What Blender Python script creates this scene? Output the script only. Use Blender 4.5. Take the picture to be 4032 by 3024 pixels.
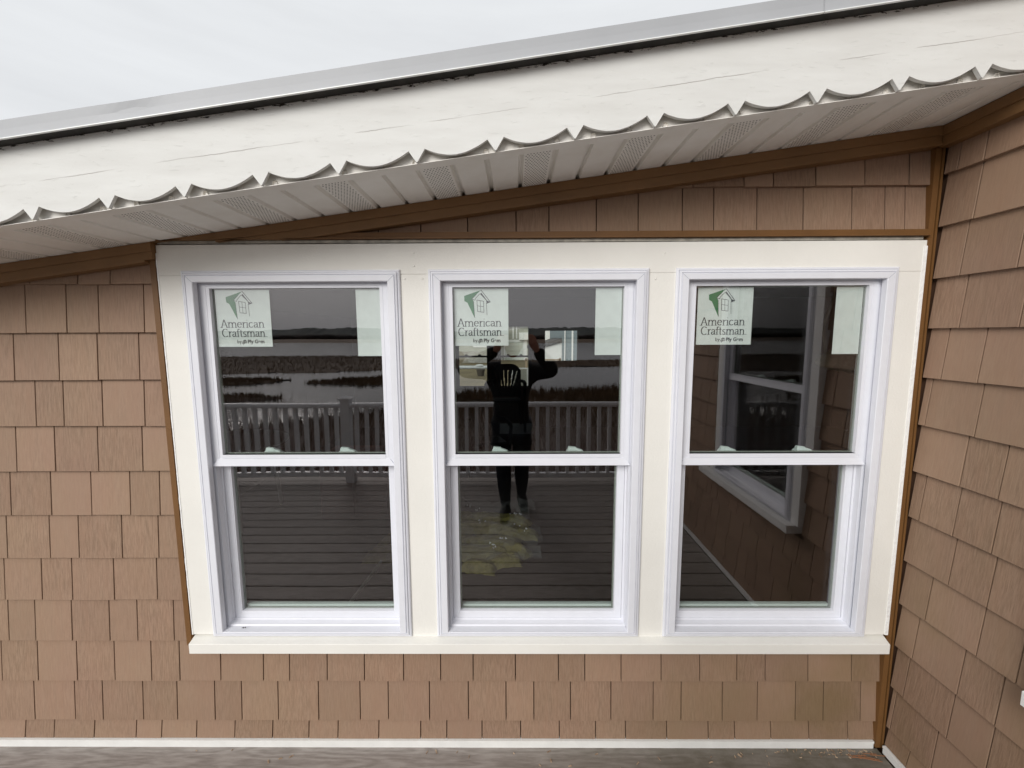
import bpy, bmesh, math, random
from mathutils import Vector, Matrix, noise as mn
R = math.radians
sc = bpy.context.scene
for o in list(bpy.data.objects): bpy.data.objects.remove(o)
COL = sc.collection

# ------------------------------------------------------------------ camera
cd = bpy.data.cameras.new('camera'); cam = bpy.data.objects.new('camera', cd); COL.objects.link(cam)
cd.sensor_width = 36; cd.sensor_fit = 'HORIZONTAL'; cd.lens = 14.919
cd.clip_start = 0.01; cd.clip_end = 6000
pitch, yaw, roll = 0.113082, -0.007216, -0.004635
F = Vector((math.sin(yaw)*math.cos(pitch), math.cos(yaw)*math.cos(pitch), -math.sin(pitch)))
Rt = Vector((math.cos(yaw), -math.sin(yaw), 0)); Up = Rt.cross(F)
R2 = math.cos(roll)*Rt + math.sin(roll)*Up; U2 = -math.sin(roll)*Rt + math.cos(roll)*Up
CAM = Vector((0, -1.57378, 1.7371))
cam.matrix_world = Matrix(((R2.x, U2.x, -F.x, CAM.x), (R2.y, U2.y, -F.y, CAM.y), (R2.z, U2.z, -F.z, CAM.z), (0, 0, 0, 1)))
sc.camera = cam

# ------------------------------------------------------------------ sky, sun, exposure
SUN_EL, SUN_AZ = R(26), R(210)      # azimuth clockwise from +y: sun behind the camera, a little to the left
w = bpy.data.worlds.new('World'); sc.world = w; w.use_nodes = True
nt = w.node_tree; nt.nodes.clear()
def N(nt, t, **k):
    n = nt.nodes.new(t)
    for a, v in k.items():
        if a == 'inp':
            for i, x in v.items(): n.inputs[i].default_value = x
        else: setattr(n, a, v)
    return n
wo = N(nt, 'ShaderNodeOutputWorld'); bg = N(nt, 'ShaderNodeBackground'); bg.inputs[1].default_value = 0.1
sky = N(nt, 'ShaderNodeTexSky', sky_type='NISHITA'); sky.sun_disc = False
sky.sun_elevation = SUN_EL; sky.sun_rotation = SUN_AZ; sky.dust_density = 5; sky.air_density = 1.0
hs = N(nt, 'ShaderNodeHueSaturation', inp={1: 0.25})
tc = N(nt, 'ShaderNodeTexCoord'); mp = N(nt, 'ShaderNodeMapping'); mp.inputs['Scale'].default_value = (1.2, 1.2, 9)
mp.inputs['Rotation'].default_value = (0.03, 0.06, 0)
nz = N(nt, 'ShaderNodeTexNoise', inp={'Scale': 2.2, 'Detail': 6, 'Roughness': .55})
cr = N(nt, 'ShaderNodeValToRGB'); cr.color_ramp.elements[0].position = .25; cr.color_ramp.elements[1].position = .8
cr.color_ramp.elements[0].color = (8.3, 8.5, 8.75, 1); cr.color_ramp.elements[1].color = (9.3, 9.55, 9.8, 1)
mx = N(nt, 'ShaderNodeMix', data_type='RGBA'); mx.inputs[0].default_value = .88
L = nt.links.new
L(tc.outputs['Generated'], mp.inputs[0]); L(mp.outputs[0], nz.inputs[0]); L(nz.outputs[0], cr.inputs[0])
L(sky.outputs[0], hs.inputs['Color']); L(hs.outputs[0], mx.inputs[6]); L(cr.outputs[0], mx.inputs[7])
L(mx.outputs[2], bg.inputs[0]); L(bg.outputs[0], wo.inputs[0])
sd = bpy.data.lights.new('sun', 'SUN'); sd.energy = 2.4; sd.angle = R(32); sd.color = (1, .965, .92)
sun = bpy.data.objects.new('sun', sd); COL.objects.link(sun)
sdir = Vector((math.sin(SUN_AZ)*math.cos(SUN_EL), math.cos(SUN_AZ)*math.cos(SUN_EL), math.sin(SUN_EL)))
sun.rotation_euler = (-sdir).to_track_quat('-Z', 'Y').to_euler(); sun.location = sdir*30
vs = sc.view_settings; vs.view_transform = 'Standard'; vs.look = 'None'; vs.gamma = 1; vs.exposure = 0.0; vs.use_curve_mapping = False
sc.render.engine = 'CYCLES'; sc.cycles.use_denoising = True; sc.cycles.denoiser = 'OPENIMAGEDENOISE'; sc.cycles.denoising_input_passes = 'RGB_ALBEDO_NORMAL'; sc.cycles.denoising_prefilter = 'ACCURATE'
sc.cycles.transparent_max_bounces = 40; sc.cycles.max_bounces = 14; sc.cycles.glossy_bounces = 6; sc.cycles.diffuse_bounces = 6
sc.cycles.sample_clamp_indirect = 3

# ------------------------------------------------------------------ helpers
def tag(o, label=None, cat=None, group=None, kind=None):
    for k, v in (('label', label), ('category', cat), ('group', group), ('kind', kind)):
        if v: o[k] = v
    return o
def empty(name, loc, label=None, cat=None, group=None, kind=None, rot=None):
    o = bpy.data.objects.new(name, None); COL.objects.link(o); o.location = loc; o.empty_display_size = .1
    if rot: o.rotation_euler = rot
    return tag(o, label, cat, group, kind)
class MB:
    def __init__(s): s.v = []; s.f = []
    def box(s, x0, x1, y0, y1, z0, z1):
        n = len(s.v)
        s.v += [(x0,y0,z0),(x1,y0,z0),(x1,y1,z0),(x0,y1,z0),(x0,y0,z1),(x1,y0,z1),(x1,y1,z1),(x0,y1,z1)]
        s.f += [[n+i for i in q] for q in ((0,3,2,1),(4,5,6,7),(0,1,5,4),(1,2,6,5),(2,3,7,6),(3,0,4,7))]; return s
    def hexa(s, p):
        n = len(s.v); s.v += [tuple(q) for q in p]
        s.f += [[n+i for i in q] for q in ((0,3,2,1),(4,5,6,7),(0,1,5,4),(1,2,6,5),(2,3,7,6),(3,0,4,7))]; return s
    def quad(s, *p):
        n = len(s.v); s.v += [tuple(q) for q in p]; s.f.append(list(range(n, n+len(p)))); return s
    def tube(s, pts, r, n=8, cap=True):
        pts = [Vector(p) for p in pts]; rr = r if isinstance(r, (list, tuple)) else [r]*len(pts); base = len(s.v)
        for i, p in enumerate(pts):
            d = (pts[min(i+1, len(pts)-1)]-pts[max(i-1, 0)]).normalized()
            a = d.orthogonal().normalized() if i == 0 else (a - d*a.dot(d)).normalized()
            b = d.cross(a)
            for k in range(n):
                t = 2*math.pi*k/n; s.v.append(tuple(p + rr[i]*(math.cos(t)*a + math.sin(t)*b)))
        for i in range(len(pts)-1):
            for k in range(n):
                s.f.append([base+i*n+k, base+i*n+(k+1) % n, base+(i+1)*n+(k+1) % n, base+(i+1)*n+k])
        if cap:
            s.f.append([base+k for k in range(n)][::-1]); s.f.append([base+(len(pts)-1)*n+k for k in range(n)])
        return s
    def ball(s, c, r, n=16, m=10):
        base = len(s.v); rx, ry, rz = (r, r, r) if not isinstance(r, (tuple, list)) else r
        for i in range(m+1):
            ph = math.pi*i/m
            for k in range(n):
                th = 2*math.pi*k/n
                s.v.append((c[0]+rx*math.sin(ph)*math.cos(th), c[1]+ry*math.sin(ph)*math.sin(th), c[2]+rz*math.cos(ph)))
        for i in range(m):
            for k in range(n): s.f.append([base+i*n+k, base+(i+1)*n+k, base+(i+1)*n+(k+1) % n, base+i*n+(k+1) % n])
        return s
    def extrude_poly(s, pts, y0, y1):      # polygon in xz (front at y0)
        n = len(s.v); k = len(pts)
        s.v += [(x, y0, z) for x, z in pts] + [(x, y1, z) for x, z in pts]
        s.f.append(list(range(n, n+k))); s.f.append(list(range(n+k, n+2*k))[::-1])
        for i in range(k): j = (i+1) % k; s.f.append([n+j, n+i, n+k+i, n+k+j])
        return s
    def ring(s, x0, x1, z0, z1, prof, close=True):   # prof: (inset or (l,t,r,b), y): swept round a rectangle with mitred corners
        base = len(s.v); q = []
        for ins, y in prof:
            l, t, r, b = ins if isinstance(ins, (tuple, list)) else (ins,)*4
            q.append(((x0+l, y, z0+b), (x1-r, y, z0+b), (x1-r, y, z1-t), (x0+l, y, z1-t)))
        for a in q: s.v += a
        m = len(q)
        for i in range(m if close else m-1):
            j = (i+1) % m
            for c in range(4):
                d = (c+1) % 4; s.f.append([base+i*4+c, base+i*4+d, base+j*4+d, base+j*4+c])
        return s
    def build(s, name, mat, parent=None, smooth=False, bevel=0, loc=None, fix=True):
        me = bpy.data.meshes.new(name); me.from_pydata(s.v, [], s.f); me.update()
        if fix:
            bm = bmesh.new(); bm.from_mesh(me); bmesh.ops.recalc_face_normals(bm, faces=bm.faces)
            if bevel: bmesh.ops.bevel(bm, geom=bm.edges[:], offset=bevel, segments=1, affect='EDGES', clamp_overlap=True)
            bm.to_mesh(me); bm.free()
        me.materials.append(mat)
        if smooth: me.polygons.foreach_set('use_smooth', [True]*len(me.polygons))
        o = bpy.data.objects.new(name, me); COL.objects.link(o)
        if parent:
            o.parent = parent
        if loc: o.location = loc
        return o
def copy_tree(o, parent=None):
    c = o.copy(); COL.objects.link(c)
    if parent: c.parent = parent
    for ch in o.children: copy_tree(ch, c)
    return c
def thing(mb, name, mat, label, cat, group=None, **k):
    return tag(mb.build(name, mat, **k), label, cat, group)

# ------------------------------------------------------------------ materials
def mat(name, col, rough=.6, spec=.3, var=0, vscale=8, vstretch=(1,1,1), bump=0, bscale=60, bstretch=(1,1,1), metal=0, objrand=0, detail=5, col2=None):
    m = bpy.data.materials.new(name); m.use_nodes = True; nt = m.node_tree; b = nt.nodes['Principled BSDF']
    b.inputs['Base Color'].default_value = (*col, 1); b.inputs['Roughness'].default_value = rough
    b.inputs['Specular IOR Level'].default_value = spec; b.inputs['Metallic'].default_value = metal
    L = nt.links.new
    tc = N(nt, 'ShaderNodeTexCoord'); src = tc.outputs['Object']
    if objrand:
        oi = N(nt, 'ShaderNodeObjectInfo'); mu = N(nt, 'ShaderNodeVectorMath', operation='SCALE'); cmb = N(nt, 'ShaderNodeCombineXYZ')
        L(oi.outputs['Random'], cmb.inputs[0]); L(oi.outputs['Random'], cmb.inputs[2]); L(cmb.outputs[0], mu.inputs[0]); mu.inputs['Scale'].default_value = 37
        ad = N(nt, 'ShaderNodeVectorMath', operation='ADD'); L(src, ad.inputs[0]); L(mu.outputs[0], ad.inputs[1]); src = ad.outputs[0]
    if var or col2:
        mp = N(nt, 'ShaderNodeMapping'); mp.inputs['Scale'].default_value = vstretch; L(src, mp.inputs[0])
        nz = N(nt, 'ShaderNodeTexNoise', inp={'Scale': vscale, 'Detail': detail, 'Roughness': .6}); L(mp.outputs[0], nz.inputs[0])
        mr = N(nt, 'ShaderNodeMapRange', inp={1: .3, 2: .7}); L(nz.outputs[0], mr.inputs[0])
        mx = N(nt, 'ShaderNodeMix', data_type='RGBA')
        c2 = col2 or tuple(c*(1-var) for c in col); c1 = tuple(min(1, c*(1+var)) for c in col) if not col2 else col
        mx.inputs[6].default_value = (*c1, 1); mx.inputs[7].default_value = (*c2, 1)
        L(mr.outputs[0], mx.inputs[0]); out = mx.outputs[2]
        if objrand:
            hv = N(nt, 'ShaderNodeHueSaturation'); mr2 = N(nt, 'ShaderNodeMapRange', inp={3: 1-objrand, 4: 1+objrand})
            L(oi.outputs['Random'], mr2.inputs[0]); L(mr2.outputs[0], hv.inputs['Value']); L(out, hv.inputs['Color']); out = hv.outputs[0]
        L(out, b.inputs['Base Color'])
    if bump:
        mp2 = N(nt, 'ShaderNodeMapping'); mp2.inputs['Scale'].default_value = bstretch; L(src, mp2.inputs[0])
        n2 = N(nt, 'ShaderNodeTexNoise', inp={'Scale': bscale, 'Detail': 4}); L(mp2.outputs[0], n2.inputs[0])
        bp = N(nt, 'ShaderNodeBump', inp={'Strength': 1, 'Distance': bump}); L(n2.outputs[0], bp.inputs['Height']); L(bp.outputs[0], b.inputs['Normal'])
    return m
def shingle_mat(name='cedar_shingle_vinyl', axis=0):
    m = bpy.data.materials.new(name); m.use_nodes = True; nt = m.node_tree; b = nt.nodes['Principled BSDF']; L = nt.links.new
    b.inputs['Roughness'].default_value = .62; b.inputs['Specular IOR Level'].default_value = .25
    oi = N(nt, 'ShaderNodeObjectInfo'); tc = N(nt, 'ShaderNodeTexCoord')
    cmb = N(nt, 'ShaderNodeCombineXYZ'); L(oi.outputs['Random'], cmb.inputs[0]); L(oi.outputs['Random'], cmb.inputs[1]); L(oi.outputs['Random'], cmb.inputs[2])
    mu = N(nt, 'ShaderNodeVectorMath', operation='SCALE'); mu.inputs['Scale'].default_value = 41; L(cmb.outputs[0], mu.inputs[0])
    ad = N(nt, 'ShaderNodeVectorMath', operation='ADD'); L(tc.outputs['Object'], ad.inputs[0]); L(mu.outputs[0], ad.inputs[1])
    mp = N(nt, 'ShaderNodeMapping'); mp.inputs['Scale'].default_value = (1, 1, .055); L(ad.outputs[0], mp.inputs[0])
    g = N(nt, 'ShaderNodeTexNoise', inp={'Scale': 190, 'Detail': 4, 'Roughness': .65}); L(mp.outputs[0], g.inputs[0])
    mp3 = N(nt, 'ShaderNodeMapping'); mp3.inputs['Scale'].default_value = (1, 1, .16); L(ad.outputs[0], mp3.inputs[0])
    g2 = N(nt, 'ShaderNodeTexNoise', inp={'Scale': 38, 'Detail': 3}); L(mp3.outputs[0], g2.inputs[0])
    amt = N(nt, 'ShaderNodeMapRange', inp={3: .25, 4: 1.0}); wn = N(nt, 'ShaderNodeTexWhiteNoise', noise_dimensions='1D'); L(oi.outputs['Random'], wn.inputs['W']); L(wn.outputs[0], amt.inputs[0])
    mr = N(nt, 'ShaderNodeMapRange', inp={1: .36, 2: .62}); L(g.outputs[0], mr.inputs[0])
    sub = N(nt, 'ShaderNodeMath', operation='SUBTRACT', inp={0: 1.0}); L(mr.outputs[0], sub.inputs[1])
    ml = N(nt, 'ShaderNodeMath', operation='MULTIPLY'); L(sub.outputs[0], ml.inputs[0]); L(amt.outputs[0], ml.inputs[1])
    ml2 = N(nt, 'ShaderNodeMath', operation='MULTIPLY', inp={1: .58}); L(ml.outputs[0], ml2.inputs[0])
    c1 = N(nt, 'ShaderNodeMix', data_type='RGBA'); c1.inputs[6].default_value = (.302, .203, .141, 1); c1.inputs[7].default_value = (.150, .094, .060, 1); L(ml2.outputs[0], c1.inputs[0])
    mr2 = N(nt, 'ShaderNodeMapRange', inp={1: .35, 2: .75, 3: 0, 4: .45}); L(g2.outputs[0], mr2.inputs[0])
    c2 = N(nt, 'ShaderNodeMix', data_type='RGBA'); c2.inputs[7].default_value = (.29, .18, .12, 1); L(c1.outputs[2], c2.inputs[6]); L(mr2.outputs[0], c2.inputs[0])
    # fading: long cloudy patches over the wall, a brown damp stain low down by the inside corner
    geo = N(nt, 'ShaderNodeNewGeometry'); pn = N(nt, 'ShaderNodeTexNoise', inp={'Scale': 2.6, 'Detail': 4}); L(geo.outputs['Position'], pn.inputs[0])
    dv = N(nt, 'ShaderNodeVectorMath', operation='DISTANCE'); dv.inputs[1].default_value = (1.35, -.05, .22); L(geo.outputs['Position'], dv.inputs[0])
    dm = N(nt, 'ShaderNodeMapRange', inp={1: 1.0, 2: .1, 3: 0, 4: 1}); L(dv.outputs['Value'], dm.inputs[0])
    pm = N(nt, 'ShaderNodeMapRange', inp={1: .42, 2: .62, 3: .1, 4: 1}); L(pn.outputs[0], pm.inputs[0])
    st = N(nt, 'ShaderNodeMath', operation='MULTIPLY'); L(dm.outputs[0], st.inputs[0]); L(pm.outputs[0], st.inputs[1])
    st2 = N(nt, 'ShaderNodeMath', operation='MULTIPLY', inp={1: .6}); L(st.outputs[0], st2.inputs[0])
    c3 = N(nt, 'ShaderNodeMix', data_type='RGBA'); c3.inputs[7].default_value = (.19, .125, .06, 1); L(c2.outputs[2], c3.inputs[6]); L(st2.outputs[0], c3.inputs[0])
    hv = N(nt, 'ShaderNodeHueSaturation'); wv = N(nt, 'ShaderNodeMapRange', inp={3: .93, 4: 1.07}); L(oi.outputs['Random'], wv.inputs[0]); L(wv.outputs[0], hv.inputs['Value'])
    pv = N(nt, 'ShaderNodeMapRange', inp={1: .3, 2: .7, 3: .4955, 4: .5045}); L(pn.outputs[0], pv.inputs[0]); L(pv.outputs[0], hv.inputs['Hue'])
    L(c3.outputs[2], hv.inputs['Color']); L(hv.outputs[0], b.inputs['Base Color'])
    hm = N(nt, 'ShaderNodeMath', operation='MULTIPLY'); L(g.outputs[0], hm.inputs[0]); L(amt.outputs[0], hm.inputs[1])
    bp = N(nt, 'ShaderNodeBump', inp={'Strength': .9, 'Distance': .0016}); L(hm.outputs[0], bp.inputs['Height']); L(bp.outputs[0], b.inputs['Normal'])
    return m
M_SH = shingle_mat()
M_JOINT = mat('shingle_joint_brown', (.10, .052, .030), .8)
M_BROWN = mat('brown_vinyl_trim', (.158, .075, .024), .5, .35, var=.12, vscale=5, bump=.0006, bscale=160)
M_BROWN2 = mat('brown_fascia_trim', (.205, .110, .045), .5, .35, var=.12, vscale=4, bump=.0006, bscale=160, bstretch=(.1, 1, 1))
M_CREAM = mat('cream_paint', (.78, .768, .725), .55, .3, var=.035, vscale=3, bump=.0008, bscale=120)
M_VINYL = mat('white_vinyl', (.715, .727, .778), .38, .4, var=.02, vscale=20, bump=.0001, bscale=300)
M_VINYLD = mat('window_track_grey', (.33, .37, .43), .5, .3)
M_WHITE = mat('white_trim_paint', (.78, .78, .76), .5, .3, var=.05, vscale=12, bump=.0006, bscale=90)
M_SOFFIT = mat('soffit_vinyl', (.88, .865, .83), .5, .3, var=.06, vscale=7, bump=.0004, bscale=90, col2=(.79, .765, .715))
M_BLACK = mat('dark_gap', (.012, .011, .010), .9)
M_HOLE = mat('vent_hole', (.085, .075, .065), .9)
M_CAULK = mat('white_caulk', (.85, .85, .84), .45, bump=.004, bscale=60)
M_METAL = mat('pale_aluminium', (.405, .418, .437), .5, .4, var=.05, vscale=3, metal=0, bump=.0006, bscale=14)
M_LIP = mat('bright_metal_lip', (.85, .87, .86), .35, .5)
M_DRIPD = mat('roof_edge_shade', (.035, .033, .030), .8, var=.4, vscale=15)
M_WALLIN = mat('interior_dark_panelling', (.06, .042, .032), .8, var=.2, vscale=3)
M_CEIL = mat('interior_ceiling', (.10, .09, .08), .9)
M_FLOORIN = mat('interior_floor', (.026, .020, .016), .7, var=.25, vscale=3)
M_ROOF = mat('grey_roof_shingle', (.11, .11, .11), .9, var=.3, vscale=30)
# flaking white paint of the scalloped board: hairline split, chips along the top, fine ridges
def fascia_mat():
    m = mat('flaking_white_paint', (.70, .69, .655), .6, .25); nt = m.node_tree; b = nt.nodes['Principled BSDF']; L = nt.links.new
    tc = N(nt, 'ShaderNodeTexCoord'); sp = N(nt, 'ShaderNodeSeparateXYZ'); L(tc.outputs['Object'], sp.inputs[0])
    def M2(op, a, b_=None, c=None):
        n = N(nt, 'ShaderNodeMath', operation=op)
        for i, v in enumerate((a, b_, c)):
            if v is None: continue
            if isinstance(v, (int, float)): n.inputs[i].default_value = v
            else: L(v, n.inputs[i])
        return n.outputs[0]
    rel = M2('SUBTRACT', M2('SUBTRACT', sp.outputs[2], M2('MULTIPLY', sp.outputs[0], .1337)), 2.251)
    mp = N(nt, 'ShaderNodeMapping'); mp.inputs['Scale'].default_value = (1, 1, 6); mp.inputs['Rotation'].default_value = (0, .133, 0); L(tc.outputs['Object'], mp.inputs[0])
    n1 = N(nt, 'ShaderNodeTexNoise', inp={'Scale': 2.6, 'Detail': 12, 'Roughness': .78}); mpa = N(nt, 'ShaderNodeMapping'); mpa.inputs['Scale'].default_value = (1, 0, 0); L(tc.outputs['Object'], mpa.inputs[0]); L(mpa.outputs[0], n1.inputs[0])
    wob = M2('MULTIPLY', M2('SUBTRACT', n1.outputs[0], .5), .022)
    d = M2('ABSOLUTE', M2('SUBTRACT', M2('SUBTRACT', rel, .097), wob))
    n5 = N(nt, 'ShaderNodeTexNoise', inp={'Scale': 3.1, 'Detail': 2}); L(mpa.outputs[0], n5.inputs[0])
    present = N(nt, 'ShaderNodeMapRange', inp={1: .46, 2: .56}); L(n5.outputs[0], present.inputs[0])
    crack = N(nt, 'ShaderNodeMapRange', inp={1: .0011, 2: .0002, 3: 0, 4: 1}); L(d, crack.inputs[0])
    crk = M2('MULTIPLY', crack.outputs[0], present.outputs[0])
    n2 = N(nt, 'ShaderNodeTexNoise', inp={'Scale': 34, 'Detail': 5, 'Roughness': .7}); L(mp.outputs[0], n2.inputs[0])
    topm = N(nt, 'ShaderNodeMapRange', inp={1: .180, 2: .1965, 3: 0, 4: .30}); L(rel, topm.inputs[0])
    chip = N(nt, 'ShaderNodeMapRange', inp={1: .84, 2: .86}); L(M2('ADD', n2.outputs[0], topm.outputs[0]), chip.inputs[0])
    n3 = N(nt, 'ShaderNodeTexNoise', inp={'Scale': 5, 'Detail': 6}); L(mp.outputs[0], n3.inputs[0])
    dirt = N(nt, 'ShaderNodeMapRange', inp={1: .35, 2: .75, 3: 0, 4: .55}); L(n3.outputs[0], dirt.inputs[0])
    c1 = N(nt, 'ShaderNodeMix', data_type='RGBA'); c1.inputs[6].default_value = (.72, .725, .705, 1); c1.inputs[7].default_value = (.60, .595, .57, 1); L(dirt.outputs[0], c1.inputs[0])
    c2 = N(nt, 'ShaderNodeMix', data_type='RGBA'); c2.inputs[7].default_value = (.03, .025, .02, 1); L(c1.outputs[2], c2.inputs[6]); L(chip.outputs[0], c2.inputs[0])
    c3 = N(nt, 'ShaderNodeMix', data_type='RGBA'); c3.inputs[7].default_value = (.57, .545, .51, 1); L(c2.outputs[2], c3.inputs[6]); L(crk, c3.inputs[0])
    L(c3.outputs[2], b.inputs['Base Color'])
    mp4 = N(nt, 'ShaderNodeMapping'); mp4.inputs['Scale'].default_value = (1, 1, 4.5); mp4.inputs['Rotation'].default_value = (0, .133, 0); L(tc.outputs['Object'], mp4.inputs[0])
    n4 = N(nt, 'ShaderNodeTexNoise', inp={'Scale': 26, 'Detail': 9, 'Roughness': .62, 'Distortion': .6}); L(mp4.outputs[0], n4.inputs[0])
    rid = N(nt, 'ShaderNodeMapRange', inp={1: .60, 2: .80}); L(n4.outputs[0], rid.inputs[0])
    h = M2('SUBTRACT', rid.outputs[0], M2('MULTIPLY', crk, 1.5))
    bp = N(nt, 'ShaderNodeBump', inp={'Strength': .7, 'Distance': .0014}); L(h, bp.inputs['Height']); L(bp.outputs[0], b.inputs['Normal'])
    return m
M_FASCIA = fascia_mat()
def deck_mat():
    m = mat('grey_composite_deck', (.13, .11, .10), .6, .3); nt = m.node_tree; b = nt.nodes['Principled BSDF']; L = nt.links.new
    oi = N(nt, 'ShaderNodeObjectInfo'); tc = N(nt, 'ShaderNodeTexCoord'); cmb = N(nt, 'ShaderNodeCombineXYZ'); L(oi.outputs['Random'], cmb.inputs[0]); L(oi.outputs['Random'], cmb.inputs[1])
    mu = N(nt, 'ShaderNodeVectorMath', operation='SCALE'); mu.inputs['Scale'].default_value = 23; L(cmb.outputs[0], mu.inputs[0])
    ad = N(nt, 'ShaderNodeVectorMath', operation='ADD'); L(tc.outputs['Object'], ad.inputs[0]); L(mu.outputs[0], ad.inputs[1])
    mp = N(nt, 'ShaderNodeMapping'); mp.inputs['Scale'].default_value = (.16, 1, 1); L(ad.outputs[0], mp.inputs[0])
    n1 = N(nt, 'ShaderNodeTexNoise', inp={'Scale': 9, 'Detail': 2}); L(mp.outputs[0], n1.inputs[0])
    wv = N(nt, 'ShaderNodeMath', operation='MULTIPLY', inp={1: 70}); L(n1.outputs[0], wv.inputs[0])
    sn = N(nt, 'ShaderNodeMath', operation='SINE'); L(wv.outputs[0], sn.inputs[0])
    n2 = N(nt, 'ShaderNodeTexNoise', inp={'Scale': 120, 'Detail': 4}); L(mp.outputs[0], n2.inputs[0])
    am = N(nt, 'ShaderNodeMath', operation='MULTIPLY_ADD', inp={1: .16}); L(sn.outputs[0], am.inputs[0]); L(n2.outputs[0], am.inputs[2])
    mr = N(nt, 'ShaderNodeMapRange', inp={1: .25, 2: .75}); L(am.outputs[0], mr.inputs[0])
    c1 = N(nt, 'ShaderNodeMix', data_type='RGBA'); c1.inputs[6].default_value = (.36, .325, .30, 1); c1.inputs[7].default_value = (.24, .21, .19, 1); L(mr.outputs[0], c1.inputs[0])
    geo = N(nt, 'ShaderNodeNewGeometry'); pn = N(nt, 'ShaderNodeTexNoise', inp={'Scale': 5, 'Detail': 6, 'Roughness': .7}); L(geo.outputs['Position'], pn.inputs[0])
    dv = N(nt, 'ShaderNodeVectorMath', operation='DISTANCE'); dv.inputs[1].default_value = (1.25, -.05, .03); L(geo.outputs['Position'], dv.inputs[0])
    dm = N(nt, 'ShaderNodeMapRange', inp={1: 1.5, 2: .3, 3: 0, 4: .9}); L(dv.outputs['Value'], dm.inputs[0])
    pm = N(nt, 'ShaderNodeMapRange', inp={1: .35, 2: .6, 3: .5, 4: 1}); L(pn.outputs[0], pm.inputs[0])
    st = N(nt, 'ShaderNodeMath', operation='MULTIPLY'); L(dm.outputs[0], st.inputs[0]); L(pm.outputs[0], st.inputs[1])
    c2 = N(nt, 'ShaderNodeMix', data_type='RGBA'); c2.inputs[7].default_value = (.105, .092, .062, 1); L(c1.outputs[2], c2.inputs[6]); L(st.outputs[0], c2.inputs[0])
    L(c2.outputs[2], b.inputs['Base Color'])
    bp = N(nt, 'ShaderNodeBump', inp={'Strength': .6, 'Distance': .0012}); L(am.outputs[0], bp.inputs['Height']); L(bp.outputs[0], b.inputs['Normal'])
    return m
M_DECK = deck_mat()
def glass_mat(name, f0, tint):
    m = bpy.data.materials.new(name); m.use_nodes = True; nt = m.node_tree; nt.nodes.clear(); L = nt.links.new
    o = N(nt, 'ShaderNodeOutputMaterial'); mx = N(nt, 'ShaderNodeMixShader'); tr = N(nt, 'ShaderNodeBsdfTransparent'); gl = N(nt, 'ShaderNodeBsdfGlossy')
    tr.inputs[0].default_value = (*tint, 1); gl.inputs['Roughness'].default_value = 0; gl.inputs[0].default_value = (1, .955, .965, 1)
    ge = N(nt, 'ShaderNodeNewGeometry'); dt = N(nt, 'ShaderNodeVectorMath', operation='DOT_PRODUCT'); L(ge.outputs['Normal'], dt.inputs[0]); L(ge.outputs['Incoming'], dt.inputs[1])
    ab = N(nt, 'ShaderNodeMath', operation='ABSOLUTE'); L(dt.outputs['Value'], ab.inputs[0])
    om = N(nt, 'ShaderNodeMath', operation='SUBTRACT', inp={0: 1.0}); L(ab.outputs[0], om.inputs[1])
    pw = N(nt, 'ShaderNodeMath', operation='POWER', inp={1: 5.0}); L(om.outputs[0], pw.inputs[0])
    fr = N(nt, 'ShaderNodeMath', operation='MULTIPLY_ADD', inp={1: 1-f0, 2: f0}); L(pw.outputs[0], fr.inputs[0])
    L(fr.outputs[0], mx.inputs[0]); L(tr.outputs[0], mx.inputs[1]); L(gl.outputs[0], mx.inputs[2]); L(mx.outputs[0], o.inputs[0])
    return m
M_GLASS = glass_mat('window_glass', .132, (.945, .958, .952)); M_GCLEAR = glass_mat('window_glass_inner_face', .012, (.945, .958, .952)); M_GLASS2 = glass_mat('window_glass_plain', .04, (.93, .95, .94))
M_PAPER = mat('sticker_paper', (.65, .705, .685), .7, .2, var=.05, vscale=30)
M_PRINT = mat('sticker_ink_black', (.035, .04, .045), .6)
M_INKG = mat('sticker_ink_green', (.045, .19, .085), .6)
M_LOCK = mat('lock_vinyl', (.72, .80, .78), .4)
M_SPACER = mat('glazing_spacer', (.22, .25, .22), .5)

DECK = .035; E_ = .178; ZC = 1.934; SL = .1337; SZ = 2.251
def soff(x): return SZ + SL*x
GLOSS = []

# ------------------------------------------------------------------ setting: water, marsh, hills, lawn
M_WATER = mat('marsh_water', (.035, .040, .040), .06, .5, bump=.022, bscale=1.2, bstretch=(.35, 1, 1))
M_WATER.node_tree.nodes['Principled BSDF'].inputs['Roughness'].default_value = .09
M_MUD = mat('marsh_ground', (.072, .043, .022), .9, var=.35, vscale=.4, bump=.05, bscale=3)
M_REED = mat('brown_marsh_grass', (.105, .062, .030), .9, var=.4, vscale=.3)
M_TREE = mat('bare_woods', (.045, .036, .034), .95, var=.5, vscale=.06)
M_HILL = mat('hazy_wooded_hills', (.088, .098, .094), .95, var=.25, vscale=.012)  # distance haze is put into the greyer hill colour
M_LAWN = mat('winter_lawn', (.17, .135, .075), .95, var=.3, vscale=.7)
WZ = -3.26
mb = MB(); mb.quad((-3000,-3200,WZ),(3000,-3200,WZ),(3000,3200,WZ),(-3000,3200,WZ)); tag(mb.build('water', M_WATER, fix=False), kind='structure')
rnd = random.Random(5)
def land(name, pts, z0, z1, m, fallz=.3):
    """closed outline -> slightly domed slab"""
    mb = MB(); n = len(pts); cx = sum(p[0] for p in pts)/n; cy = sum(p[1] for p in pts)/n
    mb.v = [(x, y, z0) for x, y in pts] + [(cx+(x-cx)*.93, cy+(y-cy)*.93, z1) for x, y in pts] + [(cx, cy, z1+.02)]
    for i in range(n):
        j = (i+1) % n; mb.f += [[i, j, n+j, n+i], [n+i, n+j, 2*n]]
    return tag(mb.build(name, m), kind='structure')
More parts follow.
